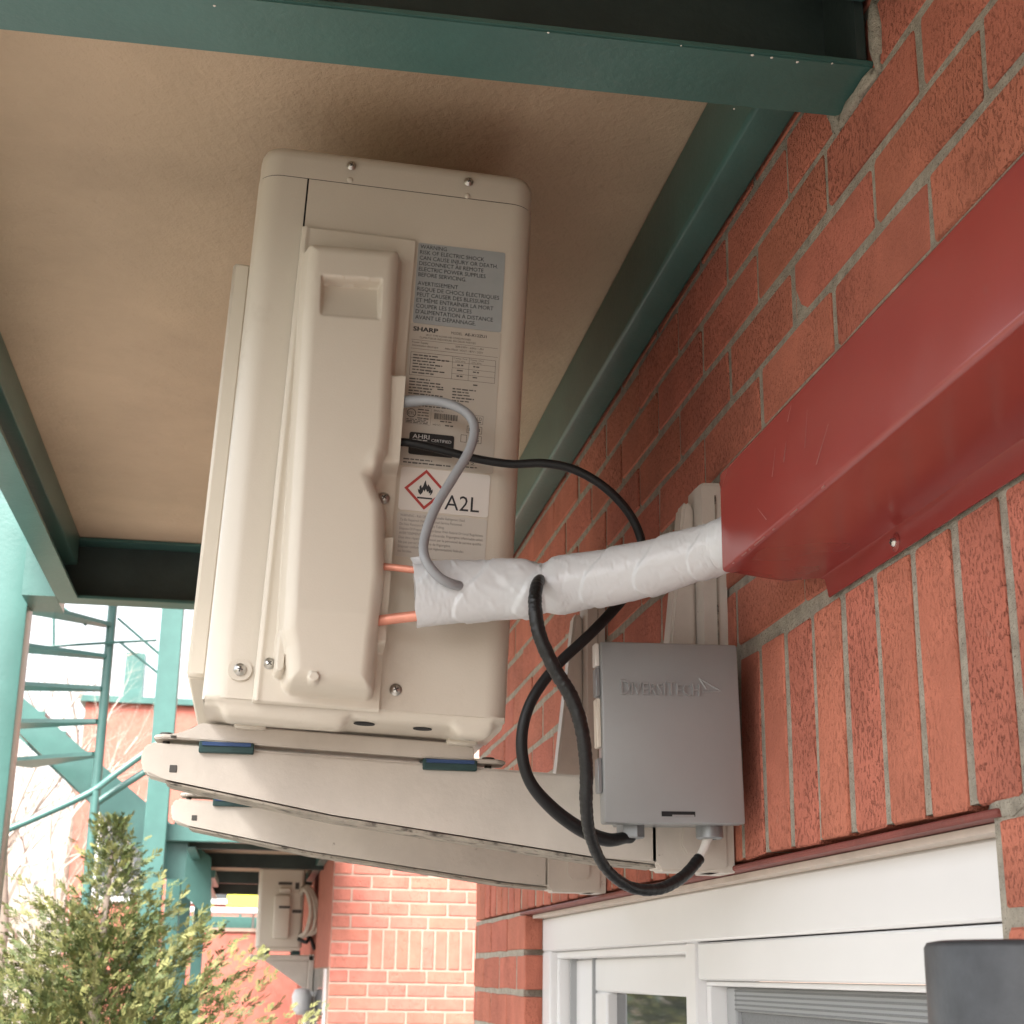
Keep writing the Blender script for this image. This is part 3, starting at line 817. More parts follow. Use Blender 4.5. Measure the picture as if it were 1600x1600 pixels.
# ================================================================== WALL BRACKETS
def make_bracket(dy, dz, lab, inner):
    Y0 = 1.50 + dy
    b = thing('wall_bracket', lab, 'bracket', (WX, Y0, .11 + dz), 'steel brackets under the air conditioner')
    L = Vector((WX, Y0, .11 + dz))
    def k(o): o.location = -L + o.location; return o
    z = dz
    arm = [(-.106, .208 + z), (.40, .1875 + z), (.40, .106 + z), (.333, .1115 + z), (.07, .145 + z), (-.09, .1735 + z), (-.108, .178 + z), (-.113, .186 + z), (-.113, .201 + z)]
    a = k(prism('arm', arm, 1, Y0, Y0 + .038, 'bracket_paint', b, .0025))
    # grimy rolled lip along the underside
    lipo = [(-.09, .1722 + z), (.07, .1437 + z), (.333, .1100 + z), (.39, .1060 + z), (.39, .1035 + z), (.333, .1072 + z), (.07, .1405 + z), (-.085, .169 + z)]
    l_ = prism('lip', lipo, 1, Y0 + .001, Y0 + .046, 'grime', a, .0008); l_.location = (0, 0, 0)
    # pressed rib and end plate
    k(prism('end_plate', [(.385, .19 + z), (.462, .188 + z), (.462, .105 + z), (.455, .100 + z), (.392, .100 + z), (.385, .107 + z)], 1, Y0 - .003, Y0 + .034, 'bracket_paint', b, .003))
    k(prism('end_boss', [(.412, .150 + z), (.446, .150 + z), (.446, .124 + z), (.440, .115 + z), (.418, .115 + z), (.412, .124 + z)], 1, Y0 - .0055, Y0, 'bracket_paint', b, .0022))
    # tapered upright that hooks into the wall rail
    top = hit(1064, 783, 1, 1.52)
    k(prism('upright', [(.4385, .185 + z), (.4385, top[2] + z - .006), (top[0] + .005, top[2] + z), (top[0] + .001, top[2] - .004 + z), (.3935, .185 + z)][::-1], 1, Y0 + .016, Y0 + .046, 'bracket_paint', b, .003))
    rail = [(WX - .0008, Y0 - .002), (WX - .0008, Y0 + .052), (.4425, Y0 + .052), (.4395, Y0 + .040), (.4395, Y0 + .012), (.4425, Y0), ]
    bm = bmesh.new(); add_prism(bm, rail, 2, .10 + z, .505 + z)
    bmesh.ops.bevel(bm, geom=[e for e in bm.edges if max(v.co.z for v in e.verts) > .5 + z and min(v.co.z for v in e.verts) > .5 + z], offset=.004, segments=3, affect='EDGES')
    k(obj('rail', bm, 'bracket_paint', b, 40))
    k(box('rail_groove', (.456, .4575, Y0 - .0026, Y0 - .001, .11 + z, .49 + z), 'grime', b))
    # levelling bar on rubber pads
    def zt_(x): return .2125 - .0403 * (x + .1) + z           # underside, follows the arm
    bar = [(-.088, zt_(-.088)), (.205, zt_(.205)), (.205, zt_(.205) + .0135), (.19, zt_(.19) + .0165), (-.06, zt_(-.06) + .0165), (-.075, zt_(-.075) + .006), (-.088, zt_(-.088) + .004)]
    q = k(prism('levelling_bar', bar, 1, Y0 - .004, Y0 + .040, 'bracket_paint', b, .0012))
    for x0, x1 in ((-.103, -.080), (.200, .238)):
        pts = [(x0 + .0, Y0 + .004), (x0 + .008, Y0 - .004), (x1, Y0 - .004), (x1, Y0 + .04), (x0 + .008, Y0 + .04), (x0, Y0 + .032)] if x0 < 0 else [(x0, Y0 - .004), (x1 - .010, Y0 - .004), (x1, Y0 + .006), (x1, Y0 + .030), (x1 - .010, Y0 + .04), (x0, Y0 + .04)]
        zc = zt_((x0 + x1) / 2)
        t_ = prism('bar_end', pts, 2, zc - .0005, zc + .0035, 'bracket_paint', q, .0012); t_.location = (0, 0, 0)
    for xc, w in ((-.034, .052), (.1815, .053)):
        zc = .206 - .0403 * (xc + .1) + z
        for j, (h0, h1, mm) in enumerate(((-.004, .0015, 'rubber_green'), (.0015, zt_(xc) - zc + .0005, 'rubber_blue' if (xc > 0) == inner else 'rubber_green'))):
            pass
        k(box('rubber_pad', (xc - w / 2, xc + w / 2, Y0 - .006, Y0 + .04, zc - .004, zt_(xc)), 'rubber_green', b, .001))
        k(box('pad_strip', (xc - w / 2 + .003, xc + w / 2 - .003, Y0 - .0075, Y0 - .0055, zt_(xc) - .004, zt_(xc) - .0005), 'rubber_blue', b))
    for xc in (-.092, .222):
        zc = zt_(xc); bm = bmesh.new()
        add_lathe(bm, [(0, -.02), (.0035, -.02), (.0035, .003), (.0075, .0035), (.0075, .005), (.006, .0075), (0, .008)], (xc, Y0 + .018, zc), (0, 0, 1), 12)
        k(obj('bolt', bm, 'dark_slot', b, 40))
    k(box('arm_hole', (-.086, -.079, Y0 - .0008, Y0 + .001, .180 + z, .187 + z), 'dark_slot', b, .0005))
    return b
make_bracket(0, 0, 'beige steel wall bracket arm under the unit, next to the grey electrical box', True)
make_bracket(.578, .008, 'beige steel bracket arm under the unit, the one away from the grey electrical box', False)

# ================================================================== ELECTRICAL BOX
b0_ = hit(945, 1286, 1, AY); ang = -.022
eb = thing('electrical_box', 'grey metal electrical box with embossed lettering beside the brick wall', 'electrical box', tuple(b0_), rot=(0, ang, 0))
BW, BH = .1345, .1700
bm = bmesh.new(); add_box(bm, 0, BW, 0, .019, 0, BH, .0022, 2)
lid = obj('lid', bm, 'box_grey', eb, 40)
box('body', (.030, BW - .004, .0195, .0985, .005, BH - .006), 'box_grey', eb, .001)
box('slot', (.054, .086, -.0006, .002, .0065, .0110), 'dark_gap', lid)
box('slot_tab', (.064, .085, -.0010, .001, .0065, .0080), 'box_grey', lid)
for z0, z1, mm in ((.147, .169, 'label_white'), (.118, .145, 'gland_grey'), (.070, .116, 'beige_plastic'), (.028, .060, 'gland_grey')):
    box('hinge_leaf', (-.0045, -.0002, .004, .017, z0, z1), mm, eb, .0008)
# embossed name and arrow
V, F = text_mesh('DIVERSITECH', 1., False, .077)
V1, F1 = [], []
x_ = .0185
bm = bmesh.new()
def emboss(body, size, x_, z_, w_):
    V, F = text_mesh(body, size, False, w_)
    vs = [bm.verts.new((x_ + p[0], -.0021, z_ + p[1])) for p in V]; lo = [bm.verts.new((x_ + p[0], .0003, z_ + p[1])) for p in V]
    cnt = {}
    for q in F:
        bm.faces.new([vs[i] for i in q])
        for i in range(len(q)): cnt[(q[i], q[(i + 1) % len(q)])] = 1
    for (a, b) in list(cnt):
        if (b, a) not in cnt: bm.faces.new((vs[a], vs[b], lo[b], lo[a]))
    return x_ + w_
for body, size, w_ in (('D', .0200, .0088), ('IVERSI', .0165, .0330), ('T', .0200, .0090), ('ECH', .0165, .0225)):
    x_ = emboss(body, size, x_, .1195, w_) + .0012
obj('lettering', bm, 'box_grey', lid)
bm = bmesh.new()
for a, b in (((.0955, .1365), (.1165, .1245)), ((.0955, .1365), (.1020, .1265)), ((.1165, .1245), (.0990, .1235))):
    add_tube(bm, [(a[0], -.0002, a[1]), (b[0], -.0002, b[1])], .0009, 6)
obj('arrow_mark', bm, 'box_grey', lid)
# cable glands
gl = []
for px in (985, 1108):
    g = hit(px, 1290, 1, AY + .035); loc = Matrix.Rotation(-ang, 3, 'Y') @ (Vector(g) - Vector(b0_))
    bm = bmesh.new(); gz = .0052
    add_lathe(bm, [(0, gz), (.013, gz), (.013, -.010), (.0112, -.0112), (.0068, -.0112), (.0068, -.006), (0, -.006)], (loc.x, .035, 0), (0, 0, 1), 6 if px < 1000 else 16)
    obj('cable_gland', bm, 'gland_grey', eb, 30); gl.append(Vector(b0_) + Matrix.Rotation(ang, 3, 'Y') @ Vector((loc.x, .035, -.006)))

# ================================================================== RED LINE COVER ON THE WALL
DX, DZ0, DZ1, DE = .3775, .3315, .4215, 1.222
lc = thing('line_cover', 'glossy dark red metal duct cover screwed to the brick wall', 'duct cover', (WX, .9, DZ0))
LV = Vector((WX, .9, DZ0))
def lk(o): o.location = -LV + o.location; return o
def sheet(name, prof, y0, y1, t, parent, m, endcut=None):
    """folded sheet along Y: prof = list of (x,z)"""
    bm = bmesh.new(); n = len(prof); rows = []
    P = [Vector((a, b)) for a, b in prof]
    for ys in (y0, y1):
        o_, i_ = [], []
        for j in range(n):
            d = (P[min(j + 1, n - 1)] - P[max(j - 1, 0)]).normalized(); nn = Vector((-d.y, d.x))
            yy = ys if ys == y0 or endcut is None else endcut(j, ys)
            o_.append(bm.verts.new((P[j].x, yy, P[j].y))); i_.append(bm.verts.new((P[j].x + nn.x * t, yy, P[j].y + nn.y * t)))
        rows.append((o_, i_))
    (a, b), (c, d) = rows
    for j in range(n - 1):
        bm.faces.new((a[j], a[j + 1], c[j + 1], c[j])); bm.faces.new((b[j], d[j], d[j + 1], b[j + 1]))
        bm.faces.new((c[j], c[j + 1], d[j + 1], d[j])); bm.faces.new((a[j], b[j], b[j + 1], a[j + 1]))
    bm.faces.new((a[0], c[0], d[0], b[0])); bm.faces.new((a[-1], b[-1], d[-1], c[-1]))
    return obj(name, bm, m, parent, 30)
rr = .004
bend = [(DX + rr - rr * math.cos(a), DZ0 + rr - rr * math.sin(a)) for a in np.linspace(0, math.pi / 2, 5)]
bendt = [(DX + rr - rr * math.cos(a), DZ1 - rr + rr * math.sin(a)) for a in np.linspace(math.pi / 2, 0, 5)]
bot = [(x, DZ0) for x in np.linspace(DX + .012, WX - .010, 9)]
def endcut(j, ys):
    k = j - (1 + 5 + 5)
    return ys + (.020 * math.sin(min(1, max(0, k) / 8) * math.pi / 2) if k > 0 else 0) - (.022 * max(0, (k - 6) / 3) if k > 6 else 0)
prof = [(WX - .001, DZ1)] + bendt + bend + bot + [(WX - .0045, DZ0 - .0012), (WX - .003, DZ0 - .004), (WX - .003, DZ0 - .0215)]
lk(sheet('cover', prof, -.6, DE, .0012, lc, 'red_metal', endcut))
for a_, b_, w_ in (((1295, 662), (1276, 726), .0011), ((1237, 632), (1231, 659), .0009), ((1229, 689), (1225, 722), .0010), ((1212, 700), (1207, 745), .0007), ((1184, 794), (1198, 812), .0008), ((1262, 640), (1258, 700), .0005)):
    p0, p1 = hit(*a_, 0, DX), hit(*b_, 0, DX)
    bm = bmesh.new(); vs = [bm.verts.new((DX - .0003, p0[1] + d_, p0[2])) for d_ in (-w_ * .2, w_ * .2)] + [bm.verts.new((DX - .0003, p1[1] + d_, p1[2])) for d_ in (w_, -w_)]
    bm.faces.new(vs); lk(obj('scratch', bm, 'scuff', lc))
rw = random.Random(4)
for k, (y0, l_) in enumerate(((1.196, .004), (1.171, .012), (1.152, .003), (1.138, .026), (1.093, .005), (1.052, .016), (.985, .006))):
    q_ = k * .00001
    lk(box('edge_wear', (DX + .0007 + q_, DX + .0015 + q_, y0 - l_, y0, DZ0 + .0005, DZ0 + .0012 + rw.uniform(0, .0006)), 'scuff', lc))
o = screw(0, 0, 0, .0036, lc); o.rotation_euler = (0, 0, R(-90)); sp = hit(1397, 846, 0, WX - .0045)
o.location = Vector((WX - .0042, sp[1], DZ0 - .0125)) - LV
bm = bmesh.new(); add_lathe(bm, [(.0075, 0), (.0055, .0012), (.0035, .0016), (0, .0017)], (0, 0, 0), (-1, 0, 0), 16)
o = obj('screw_dimple', bm, 'red_metal', lc, 180); o.location = Vector((WX - .0033, sp[1], DZ0 - .0125)) - LV

# ================================================================== REFRIGERANT LINES WRAPPED IN WHITE TAPE
def P3(px, py, Y): return tuple(hit(px, py, 1, Y))
cl = [P3(648, 929, 1.352), P3(730, 924, 1.348), P3(850, 918, 1.335), P3(930, 905, 1.318), P3(1010, 889, 1.295), P3(1090, 866, 1.268), P3(1140, 849, 1.245), P3(1200, 822, 1.19), P3(1290, 760, 1.08)]
rv = [.0290, .0280, .0265, .0255, .0245, .0232, .0225, .022, .022]     # half height
rd_ = [.0150, .0180, .0225, .0235, .0235, .0225, .0220, .022, .022]    # half depth
NS = 44
path = catmull(cl, NS); n = len(path); seg = 72
ls = thing('line_set', 'white tape wrapped refrigerant pipe bundle running from the unit into the red duct', 'pipe bundle', cl[0])
arc = [0.]
for a, b in zip(path, path[1:]): arc.append(arc[-1] + float(np.linalg.norm(np.array(b) - np.array(a))))
v = []; f = []
for i in range(n):
    p0 = Vector(path[i]); t = (Vector(path[min(i + 1, n - 1)]) - Vector(path[max(i - 1, 0)])).normalized()
    up = (Vector((0, 0, 1)) - t * t.z).normalized(); sd_ = up.cross(t)
    u = i / NS; a_ = float(np.interp(u, range(len(rv)), rv)); b_ = float(np.interp(u, range(len(rd_)), rd_))
    for k in range(seg):
        th = 2 * math.pi * k / seg
        sx, sz = math.cos(th), math.sin(th)
        ph = arc[i] / .056 - .32 * math.sin(th + .6) + .25 * noise.noise((arc[i] * 9, sx, sz)); fr = ph - math.floor(ph)
        stepv = .0020 * (1 - fr) if fr > .04 else .0020 * fr / .04
        n1 = noise.noise((arc[i] * 42 + sz * 1.8, sx * 1.3, sz * 1.3)); n2 = noise.noise((arc[i] * 75 - sz * 2.6, sx * 1.8, 5 + sz * 1.8))
        w = .0009 * noise.noise((arc[i] * 22, sx, sz)) + .0011 * max(0, 1 - abs(n1) * 9) ** 2 * (.3 + abs(noise.noise((arc[i] * 12, 7, sz)))) - .0005 * max(0, 1 - abs(n2) * 6) ** 2
        pin = -.005 * math.exp(-((arc[i] - .116) / .010) ** 2) * (.4 + .6 * abs(sz))       # pinched where the cord leaves
        e = 2.4 if u < 2 else 2.
        r_ = 1 / (abs(sx) ** e + abs(sz) ** e) ** (1 / e)
        q = p0 + sd_ * (sx * r_ * b_ + sx * (stepv + w + pin)) + up * (sz * r_ * a_ + sz * (stepv + w + pin))
        if i == 0: q += t * .0025 * noise.noise((th * 1.5, 3, 0))
        v.append((q - Vector(cl[0]))[:])
for i in range(n - 1):
    for k in range(seg): f.append((i * seg + k, i * seg + (k + 1) % seg, (i + 1) * seg + (k + 1) % seg, (i + 1) * seg + k))
c_ = len(v); v.append((Vector(path[3]) - Vector(cl[0]))[:])
for k in range(seg): f.append((k, (k + 1) % seg, c_))
pyobj('tape_wrap', v, f, 'tape', ls, 60)
for a, b, r_ in (((585, 884, 1.372), (652, 891, 1.352), .0034), ((575, 972, 1.372), (655, 962, 1.352), .0050)):
    pa, pb = Vector(P3(*a)) - Vector(cl[0]), Vector(P3(*b)) - Vector(cl[0])
    tube('copper_pipe', [pa, pa.lerp(pb, .5) + Vector((0, -.001, 0)), pb, pb + (pb - pa) * .3], r_, 'copper', ls, 12)
# small loose tape flap at the open end
fa = [Vector(P3(*q)) - Vector(cl[0]) for q in ((641, 872, 1.352), (668, 868, 1.345), (672, 880, 1.340), (646, 882, 1.345))]
bm = bmesh.new(); vs = [bm.verts.new(q) for q in fa]; v2 = [bm.verts.new(q + Vector((0, .0012, .0008))) for q in fa]
bm.faces.new(vs); bm.faces.new(v2[::-1])
for i in range(4): bm.faces.new((vs[i], v2[i], v2[(i + 1) % 4], vs[(i + 1) % 4]))
obj('tape_flap', bm, 'tape', ls)

# ================================================================== CABLES
def cable(name, pts, rad, m, label_, seg=14):
    P = [p if isinstance(p, Vector) else Vector(P3(*p)) for p in pts]
    c = thing(name, label_, 'cable', P[0]); o = tube('jacket', [q - P[0] for q in P], rad, m, c, seg, 18 if m == 'black_tape' else 10); return c, P
cable('grey_cable', [(618, 629, 1.385), (640, 627, 1.378), (672, 626, 1.362), (704, 632, 1.348), (730, 646, 1.340), (741, 668, 1.336), (734, 702, 1.334), (709, 745, 1.334), (682, 790, 1.332), (664, 838, 1.328), (664, 872, 1.322), (684, 900, 1.321), (705, 912, 1.325), (722, 916, 1.337)],
      [.0058] * 2 + [.0045] * 12, 'grey_jacket', 'smooth grey cable looping from the valve cover down into the white wrap')
g1 = gl[0]
c1_, P1 = cable('black_cord', [(615, 691, 1.385), (640, 692, 1.381), (690, 703, 1.378), (745, 717, 1.376), (800, 725, 1.372), (850, 724, 1.366), (900, 735, 1.362), (948, 764, 1.362), (985, 805, 1.368), (1003, 850, 1.374), (1000, 893, 1.378), (972, 937, 1.376), (925, 988, 1.368), (868, 1042, 1.362), (829, 1098, 1.360), (815, 1158, 1.362), (826, 1217, 1.366), (862, 1262, 1.374), (908, 1296, 1.390), (948, 1312, 1.412), (976, 1309, 1.430), g1 + Vector((0, 0, -.004)), g1 + Vector((0, 0, .002))],
      [.0040] * 5 + [.0043] * 5 + [.0050] * 5 + [.0054] * 2 + [.0062, .0068, .0064, .0056, .0050, .0050], 'black_rubber', 'smooth black power cord looping behind the white wrap into the left gland of the box')
cable('taped_black_cord', [(846, 903, 1.325), (839, 915, 1.300), (836, 945, 1.290), (843, 992, 1.288), (866, 1044, 1.290), (893, 1090, 1.292), (909, 1140, 1.296), (916, 1200, 1.304), (916, 1258, 1.314), (923, 1308, 1.332), (946, 1356, 1.354), (985, 1386, 1.376), (1030, 1389, 1.396), (1068, 1369, 1.416), (1093, 1341, 1.430)],
      [.0050, .0058, .0062, .0064, .0064, .0066, .0062, .0060, .0058, .0054, .0050, .0052, .0054, .0056, .0056], 'black_tape', 'black tape wound cord crossing over the smooth cord and hanging below the box')
g2 = gl[1]
cable('white_cable_end', [(1090, 1346, 1.430), (1098, 1330, 1.433), (1104, 1314, 1.4345), g2 + Vector((0, 0, -.002)), g2 + Vector((0, 0, .003))], .0040, 'white_jacket', 'short white cable end under the right gland of the grey box')

# ================================================================== DARK ROUND CANISTER BESIDE THE WINDOW
cn = thing('wall_canister', 'weathered dark grey round canister on the brick wall beside the window', 'wall lamp', (.388, .725, -.16))
bm = bmesh.new(); add_lathe(bm, [(0, 0), (.060, 0), (.063, .003), (.063, .176), (.0615, .1785), (.056, .1795), (0, .1795)], (0, 0, 0), (0, 0, 1), 48); obj('housing', bm, 'dark_canister', cn, 50)
#bm = bmesh.new(); add_lathe(bm, [(.0645, .1700), (.0645, .1755), (.0630, .1765), (.0628, .1690)], (0, 0, 0), (0, 0, 1), 48); obj('rim', bm, 'dark_canister', cn, 50)
box('mounting_arm', (.05, .082, -.02, .02, .06, .11), 'dark_canister', cn, .003)

# ================================================================== GROUND AND FAR THINGS
bm = bmesh.new(); add_box(bm, -120, 120, -60, 200, -2.0, -1.8); struct(obj('ground', bm, 'grass'))
struct(box('path', (-3.6, .60, -8, 14, -1.7995, -1.795), 'concrete'))

# ---- far wing of the building, same build as the near wall
WY, WFX = 8.2, .40
wing = thing('brick_wing', 'sunlit red brick wing with pale joints beyond the near wall, holding the small unit', 'building', (WFX, WY, -1.8))
WL = Vector((WFX, WY, -1.8))
def wk(o): o.location = -WL + o.location; return o
wk(box('wall', (WFX + .004, 6, WY + .005, 13.4, -1.8, 3.0), 'far_mortar', wing))
def far_brick(w, h):
    bm = bmesh.new(); add_box(bm, -w / 2, w / 2, 0, .03, -h / 2, h / 2, .003)
    me = bpy.data.meshes.new('brick'); bmesh.ops.recalc_face_normals(bm, faces=bm.faces); bm.to_mesh(me); bm.free(); me.materials.append(M['far_brick']); return me
FB = far_brick(.19, .057); FBH = far_brick(.09, .057); FBS = far_brick(.057, .192)
rf = random.Random(5)
def put(me, x, z):
    o = bpy.data.objects.new('brick', me); COL.objects.link(o); o.parent = wing
    o.location = Vector((x, WY + rf.uniform(-.001, .001), z)) - WL
zs0 = .025                                        # foot of the soldier panel
rows = [zs0 + .201 + CH * i for i in range(8)] + [zs0 - CH * (i + 1) for i in range(6)]
for z in rows:
    i = round((z - zs0) / CH) % 2
    x = WFX + .005 + (.1 if i else 0)
    if i: put(FBH, WFX + .051, z + .0285)
    while x < 1.5: put(FB, x + .096, z + .0285); x += .2
x = WFX + .205
for r_ in range(3): 
    z = zs0 + CH * r_
    if r_ == 1: put(FBH, WFX + .051, z + .0285); put(FBH, WFX + .151, z + .0285)
    else: put(FB, WFX + .101, z + .0285)
while x < 1.5: put(FBS, x + .0335, zs0 + .096); x += .067
# side face of the wing: window head and white jamb
wk(box('side_facing', (WFX, WFX + .003, WY + .012, 13.4, .03, 3.0), 'far_brick', wing))
wk(box('side_facing', (WFX, WFX + .003, 10.9, 13.4, -1.8, .03), 'far_brick', wing))
wk(box('window_jamb', (WFX - .006, WFX + .0038, WY + .25, WY + .42, -1.8, .022), 'white_vinyl', wing))
wk(box('window_pane', (WFX + .0005, WFX + .0036, WY + .42, 10.9, -1.8, .022), 'glass', wing))

# ---- far balcony
fb = thing('far_balcony', 'sunlit green steel balcony with dark underside beyond the bracket arms', 'balcony', (-.3, 7.7, .6))
FBL = Vector((-.3, 7.7, .6))
def fk(o): o.location = -FBL + o.location; return o
fk(box('front_beam', (-.46, .40, 7.66, 7.70, .594, .675), 'green_paint', fb, .004))
fk(box('soffit', (-.34, .396, 7.71, 13.2, .66, .68), 'soffit', fb))
fk(box('deck', (-.40, .396, 7.71, 13.2, .682, .76), 'green_paint', fb))
fk(boxes('edge_beam', [(-.335, -.328, 7.71, 13.2, .566, .66), (-.328, -.29, 7.71, 13.2, .566, .573)], 'green_paint', fb))
for yy in (7.9, 9.3, 11.0, 12.6):
    fk(box('joist', (-.328, .396, yy, yy + .05, .58, .6598), 'shaded_steel', fb))  # shade under the deck is put into the joist colour
fk(box('ledger', (.35, .396, 7.95, 13.2, .60, .6595), 'green_paint', fb))
fk(box('post', (-.53, -.425, 7.56, 7.65, -1.8, 3.2), 'green_paint', fb, .004))
for x0, x1, yy, z1 in ((-.372, -.30, 8.0, .575), (-.36, -.30, 9.4, .56), (-.34, -.27, 11.3, .56)):
    fk(box('post', (x0 - .06, x1 - .06, yy, yy + .07, -1.8, z1), 'green_paint', fb, .003))
fk(box('brace_plate', (-.43, -.33, 7.72, 7.73, .42, .60), 'green_paint', fb))

# ---- far wall closing the view, with pipe and beams above it
fw = thing('far_brick_wall', 'red brick wall in the distance below the white pipe and yellow sign', 'wall', (0, 14, -1.8))
o = box('wall', (-.95, .6, 0, .3, 0, 2.13), 'far_brick', fw)
box('coping', (-.97, .6, -.02, .32, 2.131, 2.16), 'far_mortar', fw)
tp = thing('white_pipe', 'white horizontal pipe above the distant brick wall', 'pipe', (-.2, 13.9, .50))
tube('pipe', [(-.35, 0, 0), (.5, 0, .0)], .028, 'white_vinyl', tp, 12); box('hanger', (-.30, -.28, -.01, .01, -.14, .0), 'steel', tp); box('hanger', (.2, .22, -.01, .01, -.14, .0), 'steel', tp)
gb = thing('far_beam', 'green steel beam running beneath the white pipe in the distance', 'beam', (0, 14.05, .36))
box('beam', (-.6, .6, 0, .06, .0, .10), 'green_paint', gb, .003); box('plate', (-.6, .6, -.02, .08, -.012, -.0005), 'green_paint', gb)
ys = thing('yellow_sign', 'small bright yellow panel on a post seen beside the small unit', 'sign', (-.12, 15.5, -1.8))
box('panel', (-.13, .16, 0, .01, 2.40, 2.62), 'yellow', ys); box('post', (-.01, .02, .011, .03, 0, 2.5), 'green_paint', ys)

# ---- far air conditioner with bracket and hoses
fa_ = thing('far_air_conditioner', 'small beige air conditioner hanging under the far balcony on the brick wing', 'air conditioner', (.03, 10.0, .13))
bm = bmesh.new(); add_prism(bm, rrect(0, .285, 0, .75, .03), 2, .02, .475); obj('cabinet', bm, 'beige_paint', fa_, 40)
loft('top_cover', [[(x, y_, z) for x, y_ in rrect(-o_, .285 + o_, -o_, .75 + o_, .03)] for o_, z in ((.002, .47), (.002, .485), (-.008, .493))], 'beige_paint', fa_)
box('base_pan', (.01, .275, .01, .74, 0, .0195), 'beige_paint', fa_, .004)
cv = box('valve_cover', (.10, .20, -.045, -.0005, .07, .33), 'beige_plastic', fa_, .012, 2)
box('cover_slot', (.13, .20, -.048, -.044, .25, .265), 'dark_slot', cv); 
box('grip', (.13, .20, -.03, -.0006, .345, .375), 'beige_plastic', fa_, .005); box('vent_slot', (.12, .205, -.002, .001, .395, .412), 'dark_slot', fa_)
box('vent_slot', (.225, .25, -.002, .001, .37, .41), 'dark_slot', fa_); box('service_panel', (.215, .262, -.004, -.0005, .26, .35), 'beige_plastic', fa_, .003); box('vent_slot', (.215, .275, -.002, .001, .225, .245), 'dark_slot', fa_)
fbk = thing('far_bracket', 'pale steel bracket carrying the small far air conditioner', 'bracket', (WFX, 10.1, -.05))
for yy in (0, .5):
    box('arm', (-.40, -.003, yy, yy + .04, .12, .155), 'bracket_paint', fbk, .004)
    box('rail', (-.035, -.0005, yy, yy + .04, -.55, .16), 'bracket_paint', fbk, .004)
    prism('gusset', [(-.30, .119), (-.04, .119), (-.04, -.05)], 1, yy + .012, yy + .028, 'bracket_paint', fbk, .002)
    for xx in (-.33, -.14): box('rubber_pad', (xx, xx + .05, yy, yy + .04, .1555, .1795), 'rubber_green', fbk)
hs_ = thing('far_hoses', 'looped beige insulated hoses between the small far unit and the wall', 'hose', (.32, 10.0, .3))
for k, (dx, r_) in enumerate(((0, .016), (.035, .014), (.06, .012))):
    tube('hose', [(-.02 + dx * .2, -.02 - k * .01, -.09), (.02 + dx, -.05, -.05), (.04 + dx * .8, -.05, .06), (.02 + dx * .6, -.04, .16), (-.01 + dx * .3, -.02, .20 + dx * .3), (-.03, .01, .17)], r_, 'hose_beige', hs_, 8, 6)
tube('cable', [(-.03, -.03, -.10), (.02, -.06, -.12), (.04, -.04, -.09), (.075, -.01, -.16)], .012, 'black_rubber', hs_, 8, 6)
wlp = thing('far_wall_lamp', 'white rounded lamp head on the wing wall under the small far unit', 'wall lamp', (.33, 10.0, -.12))
bm = bmesh.new(); add_lathe(bm, [(0, -.13), (.035, -.125), (.055, -.09), (.06, -.02), (.045, .02), (0, .03)], (0, 0, 0), (0, 0, 1), 20); obj('head', bm, 'white_vinyl', wlp, 60)
box('arm', (.03, .069, -.012, .012, -.02, .01), 'white_vinyl', wlp)
cdt = thing('far_conduit', 'white vertical conduit on the wing wall below the small far unit', 'conduit', (WFX - .02, 10.35, -1.795))
tube('pipe', [(0, 0, 0), (0, 0, 1.70)], .019, 'white_vinyl', cdt, 10); box('clip', (-.02, .0195, -.025, .025, 1.2, 1.22), 'white_vinyl', cdt)

# ---- outdoor stair: spiral treads round a pole, straight flight behind
stair = thing('metal_staircase', 'green steel outdoor stair with open treads around a thin pole', 'staircase', (-.81, 8.0, -1.8))
SL = Vector((-.81, 8.0, -1.8))
def sk(o): o.location = -SL + o.location; return o
sk(tube('pole', [(-.81, 8.0, -1.8), (-.81, 8.0, 3.6)], .024, 'green_paint', stair, 12))
for k in range(1, 8):
    z = 1.71 - .165 * (k - 0) + (.495); a = R(195 - 16 * (k - 3) * -1)
    a = R(222 - 22 * (k - 3))
    bm = bmesh.new()
    for s_ in (-1, 1):
        pass
    d = Vector((math.cos(a), math.sin(a), 0)); q = Vector((-d.y, d.x, 0)); c = Vector((-.81, 8.0, 0))
    def w_(r, t, zz): p_ = c + d * r + q * t; return (p_.x, p_.y, zz)
    P8 = [w_(.02, -.03, z), w_(.72, -.13, z), w_(.72, .13, z), w_(.02, .03, z)]
    top_ = [bm.verts.new(p_) for p_ in P8]; bo = [bm.verts.new((p_[0], p_[1], p_[2] - .02)) for p_ in P8]
    bm.faces.new(top_); bm.faces.new(bo[::-1])
    for i in range(4): bm.faces.new((top_[i], bo[i], bo[(i + 1) % 4], top_[(i + 1) % 4]))
    sk(obj('tread', bm, 'green_paint', stair))
def quad_plate(name, a, b, c, d, th, m, parent):
    """plate through four points thickened along Y"""
    bm = bmesh.new(); A = [bm.verts.new(p_) for p_ in (a, b, c, d)]; B = [bm.verts.new((p_[0], p_[1] + th, p_[2])) for p_ in (a, b, c, d)]
    bm.faces.new(A); bm.faces.new(B[::-1])
    for i in range(4): bm.faces.new((A[i], B[i], B[(i + 1) % 4], A[(i + 1) % 4]))
    return obj(name, bm, m, parent)
fs = thing('straight_flight', 'straight green stair flight descending behind the thin stair pole', 'staircase', (-.4, 8.6, -1.8))
FSL = Vector((-.4, 8.6, -1.8))
def fk2(o): o.location = -FSL + o.location; return o
def h3(px, py, Y): return tuple(hit(px, py, 1, Y))
